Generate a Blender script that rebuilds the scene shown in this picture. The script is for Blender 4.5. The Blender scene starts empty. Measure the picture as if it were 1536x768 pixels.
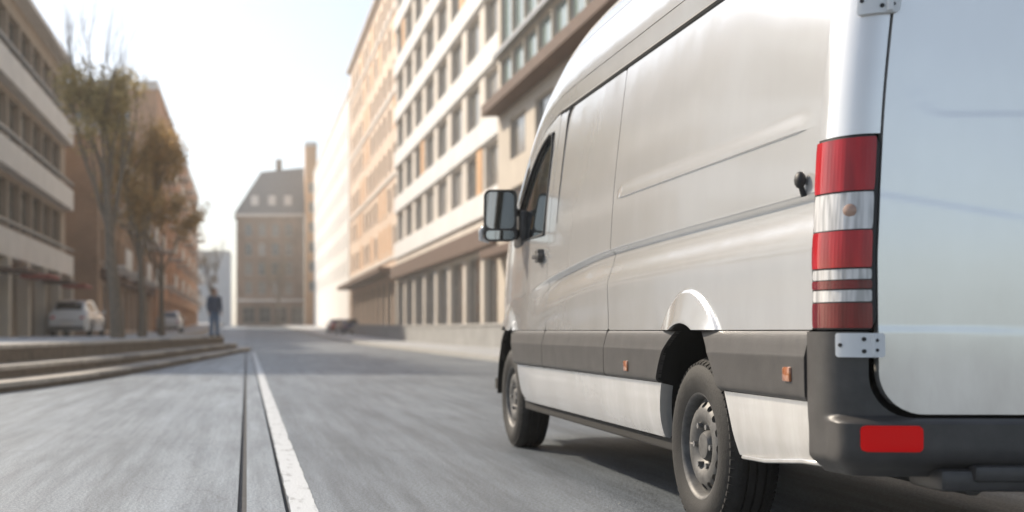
import bpy, bmesh, math, random
from mathutils import Vector, Matrix
random.seed(7)
S = bpy.context.scene
C = S.collection
R = math.radians
PI = math.pi

# ------------------------------------------------------------------ camera, world, sun, exposure
CAM_H, F_PX, VPX, VPY = 0.80, 1900.0, 370.0, 496.0
cam = bpy.data.cameras.new('camera')
cam.sensor_width = 36.0
cam.lens = F_PX / 1536 * 36
cam.shift_x = (768 - VPX) / 1536
cam.shift_y = (VPY - 384) / 1536
cam.clip_start = 0.05
cam.clip_end = 3000
cam.dof.use_dof = True
cam.dof.focus_distance = 4.9
cam.dof.aperture_fstop = 2.0
camo = bpy.data.objects.new('camera', cam)
C.objects.link(camo)
camo.location = (0, 0, CAM_H)
camo.rotation_euler = (R(90), 0, 0)
S.camera = camo

SUN_AZ = R(-38)          # from +Y (down the street), negative = to the left
SUN_EL = R(34)
w = bpy.data.worlds.new('World')
S.world = w
w.use_nodes = True
nt = w.node_tree
bg = nt.nodes['Background']
sky = nt.nodes.new('ShaderNodeTexSky')
sky.sky_type = 'NISHITA'
sky.sun_disc = False
sky.sun_elevation = SUN_EL
sky.sun_rotation = SUN_AZ
sky.air_density = 1.0
sky.dust_density = 1.2
sky.ozone_density = 2.0
hs_ = nt.nodes.new('ShaderNodeHueSaturation')      # thin overcast veil: paler blue than a clear sky
hs_.inputs['Saturation'].default_value = 0.64
nt.links.new(sky.outputs[0], hs_.inputs['Color'])
nt.links.new(hs_.outputs[0], bg.inputs[0])
bg.inputs[1].default_value = 0.067
sl = bpy.data.lights.new('sun', 'SUN')
sl.energy = 2.3
sl.angle = R(3)
sl.color = (1.0, 0.87, 0.70)
so = bpy.data.objects.new('sun', sl)
C.objects.link(so)
sd = Vector((math.sin(SUN_AZ) * math.cos(SUN_EL), math.cos(SUN_AZ) * math.cos(SUN_EL), math.sin(SUN_EL)))
so.rotation_euler = sd.to_track_quat('Z', 'Y').to_euler()
so.location = sd * 100
S.view_settings.view_transform = 'Standard'
S.view_settings.look = 'None'
S.view_settings.gamma = 1
S.view_settings.use_curve_mapping = False
S.view_settings.exposure = 1.35

# ------------------------------------------------------------------ helpers
def lerp(a, b, t): return a + (b - a) * t
def sstep(x):
    x = max(0.0, min(1.0, x))
    return x * x * (3 - 2 * x)
def table(pts):
    """smooth monotone interpolation through (x, y) points"""
    xs = [p[0] for p in pts]; ys = [p[1] for p in pts]; n = len(xs)
    d = [(ys[i+1]-ys[i])/(xs[i+1]-xs[i]) for i in range(n-1)]
    m = [d[0]] + [0 if d[i-1]*d[i] <= 0 else 2*d[i-1]*d[i]/(d[i-1]+d[i]) for i in range(1, n-1)] + [d[-1]]
    def f(x):
        if x <= xs[0]: return ys[0]
        if x >= xs[-1]: return ys[-1]
        k = 0
        while x > xs[k+1]: k += 1
        h = xs[k+1]-xs[k]; t = (x-xs[k])/h
        return ((2*t**3-3*t*t+1)*ys[k] + (t**3-2*t*t+t)*h*m[k] + (-2*t**3+3*t*t)*ys[k+1] + (t**3-t*t)*h*m[k+1])
    return f
def frange(a, b, step):
    n = max(1, int(round((b - a) / step)))
    return [a + (b - a) * i / n for i in range(n + 1)]
def tag(o, label=None, cat=None, group=None, kind=None):
    if label: o['label'] = label
    if cat: o['category'] = cat
    if group: o['group'] = group
    if kind: o['kind'] = kind
    return o
def empty(name, loc=(0, 0, 0), rz=0, label=None, cat=None, group=None):
    o = bpy.data.objects.new(name, None)
    C.objects.link(o); o.location = loc; o.rotation_euler = (0, 0, rz)
    o.empty_display_size = 0.3
    return tag(o, label, cat, group)
def link_mesh(name, me, parent=None):
    o = bpy.data.objects.new(name, me); C.objects.link(o); o.parent = parent
    return o
def copy_tree(o, parent=None):
    c = o.copy(); C.objects.link(c); c.parent = parent
    for ch in list(o.children): copy_tree(ch, c)
    return c

class MB:
    def __init__(s): s.v = []; s.f = []
    def add(s, vs, fs):
        k = len(s.v); s.v += [tuple(a) for a in vs]; s.f += [tuple(i + k for i in f) for f in fs]
        return s
    def box(s, x0, x1, y0, y1, z0, z1):
        return s.add([(x0,y0,z0),(x1,y0,z0),(x1,y1,z0),(x0,y1,z0),(x0,y0,z1),(x1,y0,z1),(x1,y1,z1),(x0,y1,z1)],
              [(0,3,2,1),(4,5,6,7),(0,1,5,4),(1,2,6,5),(2,3,7,6),(3,0,4,7)])
    def bbox(s, x0, x1, y0, y1, z0, z1, b=0.01):
        """bevelled box"""
        bm = bmesh.new()
        m = Matrix.Translation(((x0+x1)/2, (y0+y1)/2, (z0+z1)/2)) @ Matrix.Diagonal((x1-x0, y1-y0, z1-z0, 1))
        bmesh.ops.create_cube(bm, size=1, matrix=m)
        bmesh.ops.bevel(bm, geom=bm.edges[:], offset=b, segments=2, profile=0.5, affect='EDGES')
        bm.verts.index_update()
        s.add([v.co for v in bm.verts], [[v.index for v in f.verts] for f in bm.faces]); bm.free()
        return s
    def tube(s, pts, rads, n=8, cap=True):
        pts = [Vector(p) for p in pts]
        if not hasattr(rads, '__len__'): rads = [rads] * len(pts)
        k = len(s.v); up = None
        for i, p in enumerate(pts):
            a = pts[max(0, i-1)]; b = pts[min(len(pts)-1, i+1)]
            t = (b - a).normalized()
            if up is None: up = Vector((0,0,1)) if abs(t.z) < .9 else Vector((1,0,0))
            e1 = t.cross(up).normalized(); e2 = e1.cross(t).normalized(); up = e2
            for j in range(n):
                an = 2*PI*j/n
                s.v.append(tuple(p + (e1*math.cos(an) + e2*math.sin(an)) * rads[i]))
        for i in range(len(pts)-1):
            for j in range(n):
                j2 = (j+1) % n
                s.f.append((k+i*n+j2, k+i*n+j, k+(i+1)*n+j, k+(i+1)*n+j2))
        if cap:
            s.f.append(tuple(k+j for j in range(n)))
            s.f.append(tuple(k+(len(pts)-1)*n+j for j in reversed(range(n))))
        return s
    def lathe_x(s, prof, n=48):
        """prof = [(x, r)] turned round the X axis"""
        k = len(s.v)
        for (x, r) in prof:
            for j in range(n):
                a = 2*PI*j/n
                s.v.append((x, r*math.cos(a), r*math.sin(a)))
        for i in range(len(prof)-1):
            for j in range(n):
                j2 = (j+1) % n
                s.f.append((k+i*n+j, k+(i+1)*n+j, k+(i+1)*n+j2, k+i*n+j2))
        return s
    def sphere(s, c, r, sc=(1,1,1), n=10):
        k = len(s.v); m = n//2
        for i in range(m+1):
            th = PI*i/m
            for j in range(n):
                ph = 2*PI*j/n
                s.v.append((c[0]+r*sc[0]*math.sin(th)*math.cos(ph), c[1]+r*sc[1]*math.sin(th)*math.sin(ph), c[2]+r*sc[2]*math.cos(th)))
        for i in range(m):
            for j in range(n):
                j2 = (j+1) % n
                s.f.append((k+i*n+j, k+(i+1)*n+j, k+(i+1)*n+j2, k+i*n+j2))
        return s
    def mesh(s, name, m=None, smooth=None):
        me = bpy.data.meshes.new(name)
        me.from_pydata(s.v, [], s.f)
        bm = bmesh.new(); bm.from_mesh(me)
        bmesh.ops.remove_doubles(bm, verts=bm.verts, dist=1e-6)
        bm.to_mesh(me); bm.free()
        if m: me.materials.append(m)
        if smooth is not None:
            me.polygons.foreach_set('use_smooth', [True]*len(me.polygons))
            me.set_sharp_from_angle(angle=R(smooth))
        me.update()
        return me
    def build(s, name, m=None, parent=None, smooth=None):
        return link_mesh(name, s.mesh(name, m, smooth), parent)

def sheet(us, vs, P, keeps=(), flange=None, flip=False):
    """grid surface over (u, v), cut by implicit functions (kept where > 0), with a return flange"""
    uv = []; idx = {}
    for i, u in enumerate(us):
        for j, v in enumerate(vs):
            idx[(i, j)] = len(uv); uv.append((u, v))
    faces = []
    for i in range(len(us)-1):
        for j in range(len(vs)-1):
            faces.append([idx[(i,j)], idx[(i+1,j)], idx[(i+1,j+1)], idx[(i,j+1)]])
    for g in keeps:
        gv = [g(*p) for p in uv]; cut = {}; out = []
        for f in faces:
            sg = [gv[a] > 0 for a in f]
            if all(sg): out.append(f); continue
            if not any(sg): continue
            nf = []
            for q in range(len(f)):
                a, b = f[q], f[(q+1) % len(f)]
                if gv[a] > 0: nf.append(a)
                if (gv[a] > 0) != (gv[b] > 0):
                    key = (min(a,b), max(a,b))
                    if key not in cut:
                        pa, pb = (uv[a], uv[b]) if gv[a] > 0 else (uv[b], uv[a])
                        lo, hi = 0.0, 1.0
                        for _ in range(14):
                            mid = (lo+hi)/2
                            if g(lerp(pa[0],pb[0],mid), lerp(pa[1],pb[1],mid)) > 0: lo = mid
                            else: hi = mid
                        cut[key] = len(uv); uv.append((lerp(pa[0],pb[0],lo), lerp(pa[1],pb[1],lo))); gv.append(0.0)
                    nf.append(cut[key])
            if len(nf) >= 3: out.append(nf)
        faces = out
    used = sorted({a for f in faces for a in f}); rm = {a: k for k, a in enumerate(used)}
    V = [Vector(P(*uv[a])) for a in used]
    Fc = [[rm[a] for a in (reversed(f) if flip else f)] for f in faces]
    if flange is not None:
        ec = {}
        for f in Fc:
            for q in range(len(f)):
                a, b = f[q], f[(q+1) % len(f)]
                ec[(min(a,b),max(a,b))] = None if (min(a,b),max(a,b)) in ec else (a, b)
        bd = [e for e in ec.values() if e]
        nb = {}
        if not isinstance(flange, Vector):
            nrm = [Vector((0,0,0)) for _ in V]
            for f in Fc:
                n = (V[f[1]]-V[f[0]]).cross(V[f[2]]-V[f[0]])
                if len(f) > 3: n = (V[f[2]]-V[f[0]]).cross(V[f[3]]-V[f[1]])
                for a in f: nrm[a] += n
        for (a, b) in bd:
            for q in (a, b):
                if q not in nb:
                    off = flange if isinstance(flange, Vector) else -nrm[q].normalized()*flange
                    nb[q] = len(V); V.append(V[q] + off)
            Fc.append([b, a, nb[a], nb[b]])
    m = MB(); m.v = [tuple(v) for v in V]; m.f = [tuple(f) for f in Fc]
    return m
def rr(u, v, u0, u1, v0, v1, r):
    """rounded rectangle, positive inside"""
    qx = abs(u-(u0+u1)/2) - (u1-u0)/2 + r; qy = abs(v-(v0+v1)/2) - (v1-v0)/2 + r
    return -(math.hypot(max(qx,0), max(qy,0)) + min(max(qx,qy),0) - r)

# ------------------------------------------------------------------ materials
def mat(name, col, rough=0.5, metal=0.0, coat=0.0, spec=0.5, var=0.0, vscale=3.0, bump=0.0, bscale=60.0, stretch=(1,1,1),
        col2=None, trans=0.0, emit=None, detail=6.0):
    m = bpy.data.materials.new(name); m.use_nodes = True
    t = m.node_tree; b = t.nodes['Principled BSDF']
    b.inputs['Base Color'].default_value = (*col, 1); b.inputs['Roughness'].default_value = rough
    b.inputs['Metallic'].default_value = metal; b.inputs['Coat Weight'].default_value = coat
    b.inputs['Coat Roughness'].default_value = 0.04
    b.inputs['Specular IOR Level'].default_value = spec
    b.inputs['Transmission Weight'].default_value = trans
    tc = t.nodes.new('ShaderNodeTexCoord'); mp = t.nodes.new('ShaderNodeMapping')
    mp.inputs['Scale'].default_value = stretch
    t.links.new(tc.outputs['Object'], mp.inputs['Vector'])
    if var > 0 or col2:
        n = t.nodes.new('ShaderNodeTexNoise'); n.inputs['Scale'].default_value = vscale; n.inputs['Detail'].default_value = detail
        n.inputs['Roughness'].default_value = 0.65
        rp = t.nodes.new('ShaderNodeValToRGB')
        c2 = col2 if col2 else tuple(max(0, c*(1-var)) for c in col)
        c1 = col if col2 else tuple(min(1, c*(1+var)) for c in col)
        rp.color_ramp.elements[0].color = (*c2, 1); rp.color_ramp.elements[1].color = (*c1, 1)
        rp.color_ramp.elements[0].position = 0.3; rp.color_ramp.elements[1].position = 0.7
        t.links.new(mp.outputs[0], n.inputs['Vector']); t.links.new(n.outputs[0], rp.inputs[0])
        t.links.new(rp.outputs[0], b.inputs['Base Color'])
    if bump > 0:
        n2 = t.nodes.new('ShaderNodeTexNoise'); n2.inputs['Scale'].default_value = bscale; n2.inputs['Detail'].default_value = 4
        bp = t.nodes.new('ShaderNodeBump'); bp.inputs['Strength'].default_value = bump; bp.inputs['Distance'].default_value = 0.01
        t.links.new(mp.outputs[0], n2.inputs['Vector']); t.links.new(n2.outputs[0], bp.inputs['Height'])
        t.links.new(bp.outputs[0], b.inputs['Normal'])
    return m

M = {}
def road_mat(name, c1, c2, rough, crack=.6):
    """worn asphalt or concrete: aggregate grain, blotches and long wear streaks along the traffic direction"""
    m = bpy.data.materials.new(name); m.use_nodes = True
    t = m.node_tree; b = t.nodes['Principled BSDF']; b.inputs['Roughness'].default_value = rough
    tc = t.nodes.new('ShaderNodeTexCoord')
    def noise(scale, st, det=6, ro=.6):
        mp = t.nodes.new('ShaderNodeMapping'); mp.inputs['Scale'].default_value = st
        n = t.nodes.new('ShaderNodeTexNoise'); n.inputs['Scale'].default_value = scale; n.inputs['Detail'].default_value = det
        n.inputs['Roughness'].default_value = ro
        t.links.new(tc.outputs['Object'], mp.inputs[0]); t.links.new(mp.outputs[0], n.inputs['Vector'])
        return n.outputs[0]
    def ramp(sock, a, bb, p0=.35, p1=.65):
        r = t.nodes.new('ShaderNodeValToRGB'); r.color_ramp.elements[0].color = (*a, 1); r.color_ramp.elements[1].color = (*bb, 1)
        r.color_ramp.elements[0].position = p0; r.color_ramp.elements[1].position = p1
        t.links.new(sock, r.inputs[0]); return r.outputs[0]
    def mul(a, bsock, fac):
        x = t.nodes.new('ShaderNodeMix'); x.data_type = 'RGBA'; x.blend_type = 'MULTIPLY'; x.inputs[0].default_value = fac
        t.links.new(a, x.inputs[6]); t.links.new(bsock, x.inputs[7]); return x.outputs[2]
    base = ramp(noise(0.7, (1, .35, 1)), c2, c1)
    streak = ramp(noise(6.0, (1, .045, 1), 9, .75), (.66,)*3, (1.14,)*3, .41, .60)
    grain = ramp(noise(75, (1, .8, 1), 5, .75), (.35,)*3, (1.45,)*3, .41, .59)
    stain = ramp(noise(1.6, (1, .12, 1), 9, .72), (.70,)*3, (1.0,)*3, .33, .46)
    out = mul(mul(mul(base, streak, .95), grain, .8), stain, .8)
    vo = t.nodes.new('ShaderNodeTexVoronoi'); vo.feature = 'DISTANCE_TO_EDGE'; vo.inputs['Scale'].default_value = .32
    wob = t.nodes.new('ShaderNodeVectorMath'); wob.operation = 'ADD'
    nv_ = t.nodes.new('ShaderNodeTexNoise'); nv_.inputs['Scale'].default_value = 1.4; nv_.inputs['Detail'].default_value = 6
    t.links.new(tc.outputs['Object'], nv_.inputs['Vector']); t.links.new(tc.outputs['Object'], wob.inputs[0]); t.links.new(nv_.outputs['Color'], wob.inputs[1])
    t.links.new(wob.outputs[0], vo.inputs['Vector'])
    out = mul(out, ramp(vo.outputs['Distance'], (.45,)*3, (1,)*3, .0012, .0045), crack)
    t.links.new(out, b.inputs['Base Color'])
    rr_ = t.nodes.new('ShaderNodeMapRange'); rr_.inputs[3].default_value = rough-.12; rr_.inputs[4].default_value = rough+.12
    t.links.new(noise(2.0, (1, .2, 1)), rr_.inputs[0]); t.links.new(rr_.outputs[0], b.inputs['Roughness'])
    bp = t.nodes.new('ShaderNodeBump'); bp.inputs['Strength'].default_value = .6; bp.inputs['Distance'].default_value = .008
    t.links.new(noise(110, (1, .6, 1), 4), bp.inputs['Height']); t.links.new(bp.outputs[0], b.inputs['Normal'])
    return m
M['asphalt'] = road_mat('asphalt', (.180,.207,.235), (.125,.145,.168), .48)
M['concrete_lane'] = road_mat('concrete_lane', (.285,.325,.365), (.185,.214,.245), .48)
M['pave'] = mat('plaza_paving', (.42,.43,.44), .6, var=.15, vscale=1.5, bump=.2, bscale=40)
M['ground'] = mat('ground', (.26,.255,.25), .8, var=.2, vscale=.3)
M['kerb'] = mat('kerb_stone', (.42,.41,.39), .65, var=.18, vscale=4, bump=.25, bscale=70)
M['linepaint'] = mat('line_paint', (.56,.585,.605), .5, vscale=16, col2=(.30,.31,.32), stretch=(1,.3,1), bump=.3, bscale=90, detail=10)
for e, q in zip(M['linepaint'].node_tree.nodes['Color Ramp'].color_ramp.elements, (.34,.47)): e.position = q
M['joint'] = mat('joint_dark', (.045,.045,.047), .7, var=.3, vscale=8)
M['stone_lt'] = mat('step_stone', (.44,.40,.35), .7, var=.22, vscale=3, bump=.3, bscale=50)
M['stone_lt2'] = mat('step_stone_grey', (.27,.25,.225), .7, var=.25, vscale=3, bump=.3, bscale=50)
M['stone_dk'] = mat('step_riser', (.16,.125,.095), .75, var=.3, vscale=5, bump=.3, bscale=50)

# ------------------------------------------------------------------ ground, road, pavements
_gz = table([(-400,0),(60,0),(110,.25),(170,.95),(240,1.7),(300,1.8),(900,1.8)])
YST = [-60,-30,-15,-5,0,3,6,9,12,16,20,25,30,36,42,50,58,66,75,85,95,105,116,128,140,155,170,185,200,215,230,245,262,280,300,340,400,500,690]
def strip(name, x0, x1, dz, m, y0=-60, y1=690, kind='structure', thick=0.0):
    ys = [y0] + [y for y in YST if y0 < y < y1] + [y1]
    b = MB(); vs = []; fs = []
    for y in ys:
        vs += [(x0, y, _gz(y)+dz), (x1, y, _gz(y)+dz)]
    for i in range(len(ys)-1):
        fs.append((2*i, 2*i+1, 2*i+3, 2*i+2))
    b.add(vs, fs)
    if thick:
        vs = []; fs = []
        for y in ys: vs += [(x0,y,_gz(y)+dz),(x0,y,_gz(y)+dz-thick),(x1,y,_gz(y)+dz),(x1,y,_gz(y)+dz-thick)]
        for i in range(len(ys)-1):
            a = 4*i; fs += [(a,a+4,a+5,a+1),(a+2,a+3,a+7,a+6)]
        fs += [(0,1,3,2)]
        b.add(vs, fs)
    o = b.build(name, m)
    if kind: o['kind'] = kind
    return o
strip('ground', -280, 280, -0.08, M['ground'])
strip('road', 0.19, 6.5, 0.0, M['asphalt'], y1=236)
strip('paved_lane', -24, -0.042, 0.0, M['concrete_lane'], y1=236)
strip('lane_edge_strip', 0.0, 0.172, 0.0, M['concrete_lane'], y1=236)
strip('road_joint', -0.06, 0.2, -0.022, M['joint'], y1=236)
lr = random.Random(5); ln = MB(); vs = []
lys = frange(-10, 20, .09) + frange(20.5, 47.5, .5)
for y in lys:
    vs += [(.194+lr.uniform(-.003,.003)+(lr.random() < .06)*.008, y, .005), (.314+lr.uniform(-.003,.003)-(lr.random() < .06)*.012, y, .005)]
ln.add(vs, [(2*i, 2*i+1, 2*i+3, 2*i+2) for i in range(len(lys)-1)])
ln.build('road_line', M['linepaint'])['kind'] = 'structure'
strip('side_road', -60, 60, 0.012, M['asphalt'], y0=236.02, y1=300)
strip('kerb', 6.5, 6.82, 0.12, M['kerb'], y0=-40, y1=236, thick=.25)
strip('pavement', 6.822, 60, 0.115, M['pave'], y0=-40, y1=236, thick=.25)

# ------------------------------------------------------------------ raised plaza with curved steps
edge = [(-30,-2.0),(-16,2.0),(-9,6.0),(-5.6,10.0),(-4.05,13.2),(-3.15,16.2),(-2.35,21.4),(-1.55,29.8),(-.80,38.5),(-.22,45.5),(.08,48.8),(.10,50.6),(-.35,52.4),(-1.6,53.8),(-5,55.2),(-12,56.6),(-30,58)]
def smooth_curve(pts, per=8):
    out = []
    for i in range(len(pts)-1):
        p0 = Vector(pts[max(0,i-1)]); p1 = Vector(pts[i]); p2 = Vector(pts[i+1]); p3 = Vector(pts[min(len(pts)-1,i+2)])
        for k in range(per):
            t = k/per
            out.append(.5*((2*p1)+(p2-p0)*t+(2*p0-5*p1+4*p2-p3)*t*t+(3*p1-p0-3*p2+p3)*t**3))
    out.append(Vector(pts[-1])); return out
crv = smooth_curve(edge, 8)
def resample(c, step):
    out = [c[0]]; acc = 0
    for a, b in zip(c, c[1:]):
        L = (b-a).length; pos = step-acc
        while pos < L:
            out.append(a.lerp(b, pos/L)); pos += step
        acc = (acc + L) % step
    return out
def offset(c, d):
    out = []
    for i, p in enumerate(c):
        t = (c[min(len(c)-1,i+1)] - c[max(0,i-1)]).normalized()
        out.append(p + Vector((-t.y, t.x))*d)
    return out
terrace = empty('stone_terrace', (-6, 30, 0), 0, 'raised paved terrace edged by three curved stone steps beside the road', 'terrace')
TX = Vector((-6, 30, 0))
TIERS = [(0.0, -.1, .128), (.52, .10, .305), (1.04, .27, .585)]
for k, (d, z0, z1) in enumerate(TIERS):
    c = resample(offset(crv, d), .30)
    c = [p for p in c if p.x > -20]
    per = 6
    for i in range(0, len(c)-1, per):
        seg = c[i:i+per+1]
        if len(seg) < 2: continue
        inn = offset(c, .62)[i:i+per+1]
        seg = list(seg); inn = list(inn)
        # slight joint between blocks
        seg[0] = seg[0].lerp(seg[1], .04); seg[-1] = seg[-1].lerp(seg[-2], .04)
        inn[0] = inn[0].lerp(inn[1], .04); inn[-1] = inn[-1].lerp(inn[-2], .04)
        dzr = random.uniform(-.004, .004)
        def block(za, zb, out, m, nm):
            b = MB(); n = len(seg); vs = []
            so_ = [p + (p-q).normalized()*out for p, q in zip(seg, inn)]
            for p, q in zip(so_, inn):
                vs += [(p.x-TX.x,p.y-TX.y,za),(p.x-TX.x,p.y-TX.y,zb-.012),(p.x-TX.x+(q-p).x*.02,p.y-TX.y+(q-p).y*.02,zb),(q.x-TX.x,q.y-TX.y,zb),(q.x-TX.x,q.y-TX.y,za)]
            fs = []
            for j in range(n-1):
                a = 5*j
                for e in range(5): fs.append((a+e, a+(e+1)%5, a+5+(e+1)%5, a+5+e))
            fs.append((4,3,2,1,0)); fs.append(tuple(5*(n-1)+e for e in range(5)))
            b.add(vs, fs)
            return b.build(nm, m, terrace)
        if i+per+1 > len(c)+4: continue
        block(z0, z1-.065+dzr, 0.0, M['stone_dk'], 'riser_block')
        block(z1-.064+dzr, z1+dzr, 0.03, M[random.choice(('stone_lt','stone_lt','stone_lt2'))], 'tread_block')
# paved top of the terrace
c = resample(offset(crv, 1.60), .6)
b = MB(); pts = [(p.x-TX.x, p.y-TX.y, .583) for p in c] + [(-60, 40, .583), (-60, -40, .583)]
b.add(pts, [tuple(range(len(pts)))])
b.build('paving', M['pave'], terrace)
strip('plaza', -60, -4.2, 0.57, M['pave'], y0=50, y1=236, thick=.6)

# ------------------------------------------------------------------ the delivery van
def paint_mat():
    m = mat('van_paint', (.78,.79,.80), .16, coat=1.0, spec=.5)
    t = m.node_tree; b = t.nodes['Principled BSDF']
    b.inputs['Metallic'].default_value = .45
    b.inputs['Coat Roughness'].default_value = .06
    tc = t.nodes.new('ShaderNodeTexCoord')
    n = t.nodes.new('ShaderNodeTexNoise'); n.inputs['Scale'].default_value = 3.2; n.inputs['Detail'].default_value = 9
    n.inputs['Roughness'].default_value = .72
    mpv = t.nodes.new('ShaderNodeMapping'); mpv.inputs['Scale'].default_value = (1, 1, .35)
    t.links.new(tc.outputs['Object'], mpv.inputs[0]); t.links.new(mpv.outputs[0], n.inputs['Vector'])
    sp = t.nodes.new('ShaderNodeSeparateXYZ'); t.links.new(tc.outputs['Object'], sp.inputs[0])
    # road grime, thickest on the lower skirts
    h = t.nodes.new('ShaderNodeMapRange'); h.inputs[1].default_value = .95; h.inputs[2].default_value = .30; h.inputs[3].default_value = 0.12; h.inputs[4].default_value = .70
    t.links.new(sp.outputs[2], h.inputs[0])
    nr = t.nodes.new('ShaderNodeMapRange'); nr.inputs[1].default_value = .35; nr.inputs[2].default_value = .75
    t.links.new(n.outputs[0], nr.inputs[0])
    mu = t.nodes.new('ShaderNodeMath'); mu.operation = 'MULTIPLY'; t.links.new(h.outputs[0], mu.inputs[0]); t.links.new(nr.outputs[0], mu.inputs[1])
    mx = t.nodes.new('ShaderNodeMix'); mx.data_type = 'RGBA'
    mx.inputs[6].default_value = (.82,.81,.79,1); mx.inputs[7].default_value = (.34,.31,.27,1)
    t.links.new(mu.outputs[0], mx.inputs[0]); t.links.new(mx.outputs[2], b.inputs['Base Color'])
    ro = t.nodes.new('ShaderNodeMapRange'); ro.inputs[3].default_value = .05; ro.inputs[4].default_value = .45
    t.links.new(mu.outputs[0], ro.inputs[0]); t.links.new(ro.outputs[0], b.inputs['Coat Roughness'])
    n2 = t.nodes.new('ShaderNodeTexNoise'); n2.inputs['Scale'].default_value = 3.2; n2.inputs['Detail'].default_value = 1.5
    t.links.new(tc.outputs['Object'], n2.inputs['Vector'])
    bp = t.nodes.new('ShaderNodeBump'); bp.inputs['Strength'].default_value = .07; bp.inputs['Distance'].default_value = .02
    t.links.new(n2.outputs[0], bp.inputs['Height']); t.links.new(bp.outputs[0], b.inputs['Normal']); t.links.new(bp.outputs[0], b.inputs['Coat Normal'])
    return m
M['paint'] = paint_mat()
M['plastic'] = mat('van_black_plastic', (.060,.056,.053), .42, var=.25, vscale=9, bump=.12, bscale=260)
M['inner'] = mat('van_underbody', (.012,.011,.010), .8)
M['rubber'] = mat('black_rubber', (.02,.02,.02), .55)
M['glass'] = mat('van_glass', (.02,.024,.026), .02, spec=.8)
M['mirror'] = mat('mirror_glass', (.42,.42,.41), .05, metal=1.0)
M['steel'] = mat('steel_wheel', (.115,.112,.108), .55, metal=.3, var=.45, vscale=16)
M['pipe'] = M['steel']
M['chrome'] = mat('bare_metal', (.30,.30,.30), .35, metal=.8)
M['hinge'] = mat('hinge_paint', (.72,.73,.73), .4, var=.08)
M['orange'] = mat('amber_lens', (.40,.13,.04), .18, coat=1)
def tyre_mat():
    m = mat('tyre_rubber', (.017,.016,.015), .75, var=.35, vscale=20, bump=.2, bscale=120)
    return m
M['tyre'] = tyre_mat()
def lens_mat(name, col, freq, rough=.12):
    m = mat(name, col, rough, coat=.35, spec=.35)
    t = m.node_tree; b = t.nodes['Principled BSDF']
    tc = t.nodes.new('ShaderNodeTexCoord')
    wv = t.nodes.new('ShaderNodeTexNoise'); wv.inputs['Scale'].default_value = freq; wv.inputs['Detail'].default_value = 1
    mp = t.nodes.new('ShaderNodeMapping'); mp.inputs['Scale'].default_value = (1, 1, .12)
    t.links.new(tc.outputs['Object'], mp.inputs[0]); t.links.new(mp.outputs[0], wv.inputs['Vector'])
    rp = t.nodes.new('ShaderNodeValToRGB')
    rp.color_ramp.elements[0].position = .35; rp.color_ramp.elements[1].position = .62
    rp.color_ramp.elements[0].color = (*[c*.78 for c in col], 1); rp.color_ramp.elements[1].color = (*[min(1, c*1.3+.006) for c in col], 1)
    t.links.new(wv.outputs[0], rp.inputs[0]); t.links.new(rp.outputs[0], b.inputs['Base Color'])
    bp = t.nodes.new('ShaderNodeBump'); bp.inputs['Strength'].default_value = .35; bp.inputs['Distance'].default_value = .004
    t.links.new(wv.outputs[0], bp.inputs['Height']); t.links.new(bp.outputs[0], b.inputs['Normal'])
    return m
M['lens_red'] = lens_mat('red_lens', (.40,.002,.006), 26, .10)
M['lens_dkred'] = lens_mat('dark_red_lens', (.15,.002,.006), 30, .10)
M['lens_clear'] = lens_mat('clear_lens', (.58,.57,.56), 60)
M['bulb'] = mat('amber_bulb', (.42,.27,.20), .25, coat=.5)
M['reflector'] = mat('red_reflector', (1.0,.008,.008), .3, spec=.2)

van = empty('delivery_van', (1.735, 4.90, 0), R(-.45), 'white high roof panel van with black side mouldings driving along the road', 'van')
W = 1.99
YR, YF = .10, 3.86            # axles
p = table([(.30,.075),(.36,.045),(.45,.024),(.58,.014),(.80,.012),(1.0,.012),(1.10,.016),(1.45,.036),(1.75,.066),(2.08,.105)])
zc = table([(-1.3,1.222),(-.9,1.217),(1.26,1.183),(2.35,1.110),(2.9,1.050),(3.4,.99)])
def crease(y, z):
    A = 1 - sstep((y-2.3)/.8)
    s = z - zc(y)
    if s > .014 or s < -.34: c = 0
    elif s > -.012: c = .026*sstep((.014-s)/.026)
    elif s > -.17: c = lerp(.026, -.006, sstep((-.012-s)/.158))
    else: c = lerp(-.006, 0, sstep((-.17-s)/.17))
    return A*c
T = table([(-9,0),(3.0,0),(3.6,.022),(4.2,.075),(4.6,.17),(4.85,.33),(4.97,.52)])
zs = table([(-9,2.095),(2.55,2.095),(2.9,2.055),(3.2,1.935),(3.6,1.68),(3.9,1.49),(4.2,1.32),(4.6,1.16),(4.97,.98)])
ztop = table([(-9,2.745),(1.9,2.745),(2.25,2.73),(2.6,2.665),(2.9,2.545),(3.2,2.38),(3.35,2.27),(3.8,1.87),(4.2,1.53),(4.5,1.40),(4.8,1.22),(4.97,1.0)])
AO, BO, ZA = .50, .665, .30      # wheel-arch flare
AI, BI = .425, .53               # wheel-arch opening
def ell(y, z, yc, a, b): return math.hypot((y-yc)/a, (z-ZA)/b)
def flare(y, z):
    f = 0
    for yc in (YR, YF):
        e = ell(y, z, yc, AO, BO)
        if e < 1.0: f = max(f, .011*sstep((1-e)/.02) + .030*min(1.0, (1-e)/.19))
    return f
def raised(y, z):
    # thin pressed line along the foot of the upper panel
    if z < 1.428 or z > 1.51: return 0.0
    return .007*sstep((z-1.430)/.004)*(1-sstep((z-1.436)/.07))*sstep((1.19-y)/.10)*sstep((y+.985)/.16)
def side_x(y, z):
    return p(min(z, 2.08)) + T(y) + crease(y, z) - flare(y, z) - raised(y, z)
def PS(y, z): return (side_x(y, z), y, z)
def zmap(y, v):
    sh = zc(min(y, 2.9)) - 1.2
    return v + sh*(sstep((v-.81)/.35) if v < 1.2 else 1-sstep((v-1.215)/.19))
def PSM(y, v): return PS(y, zmap(y, v))
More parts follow.
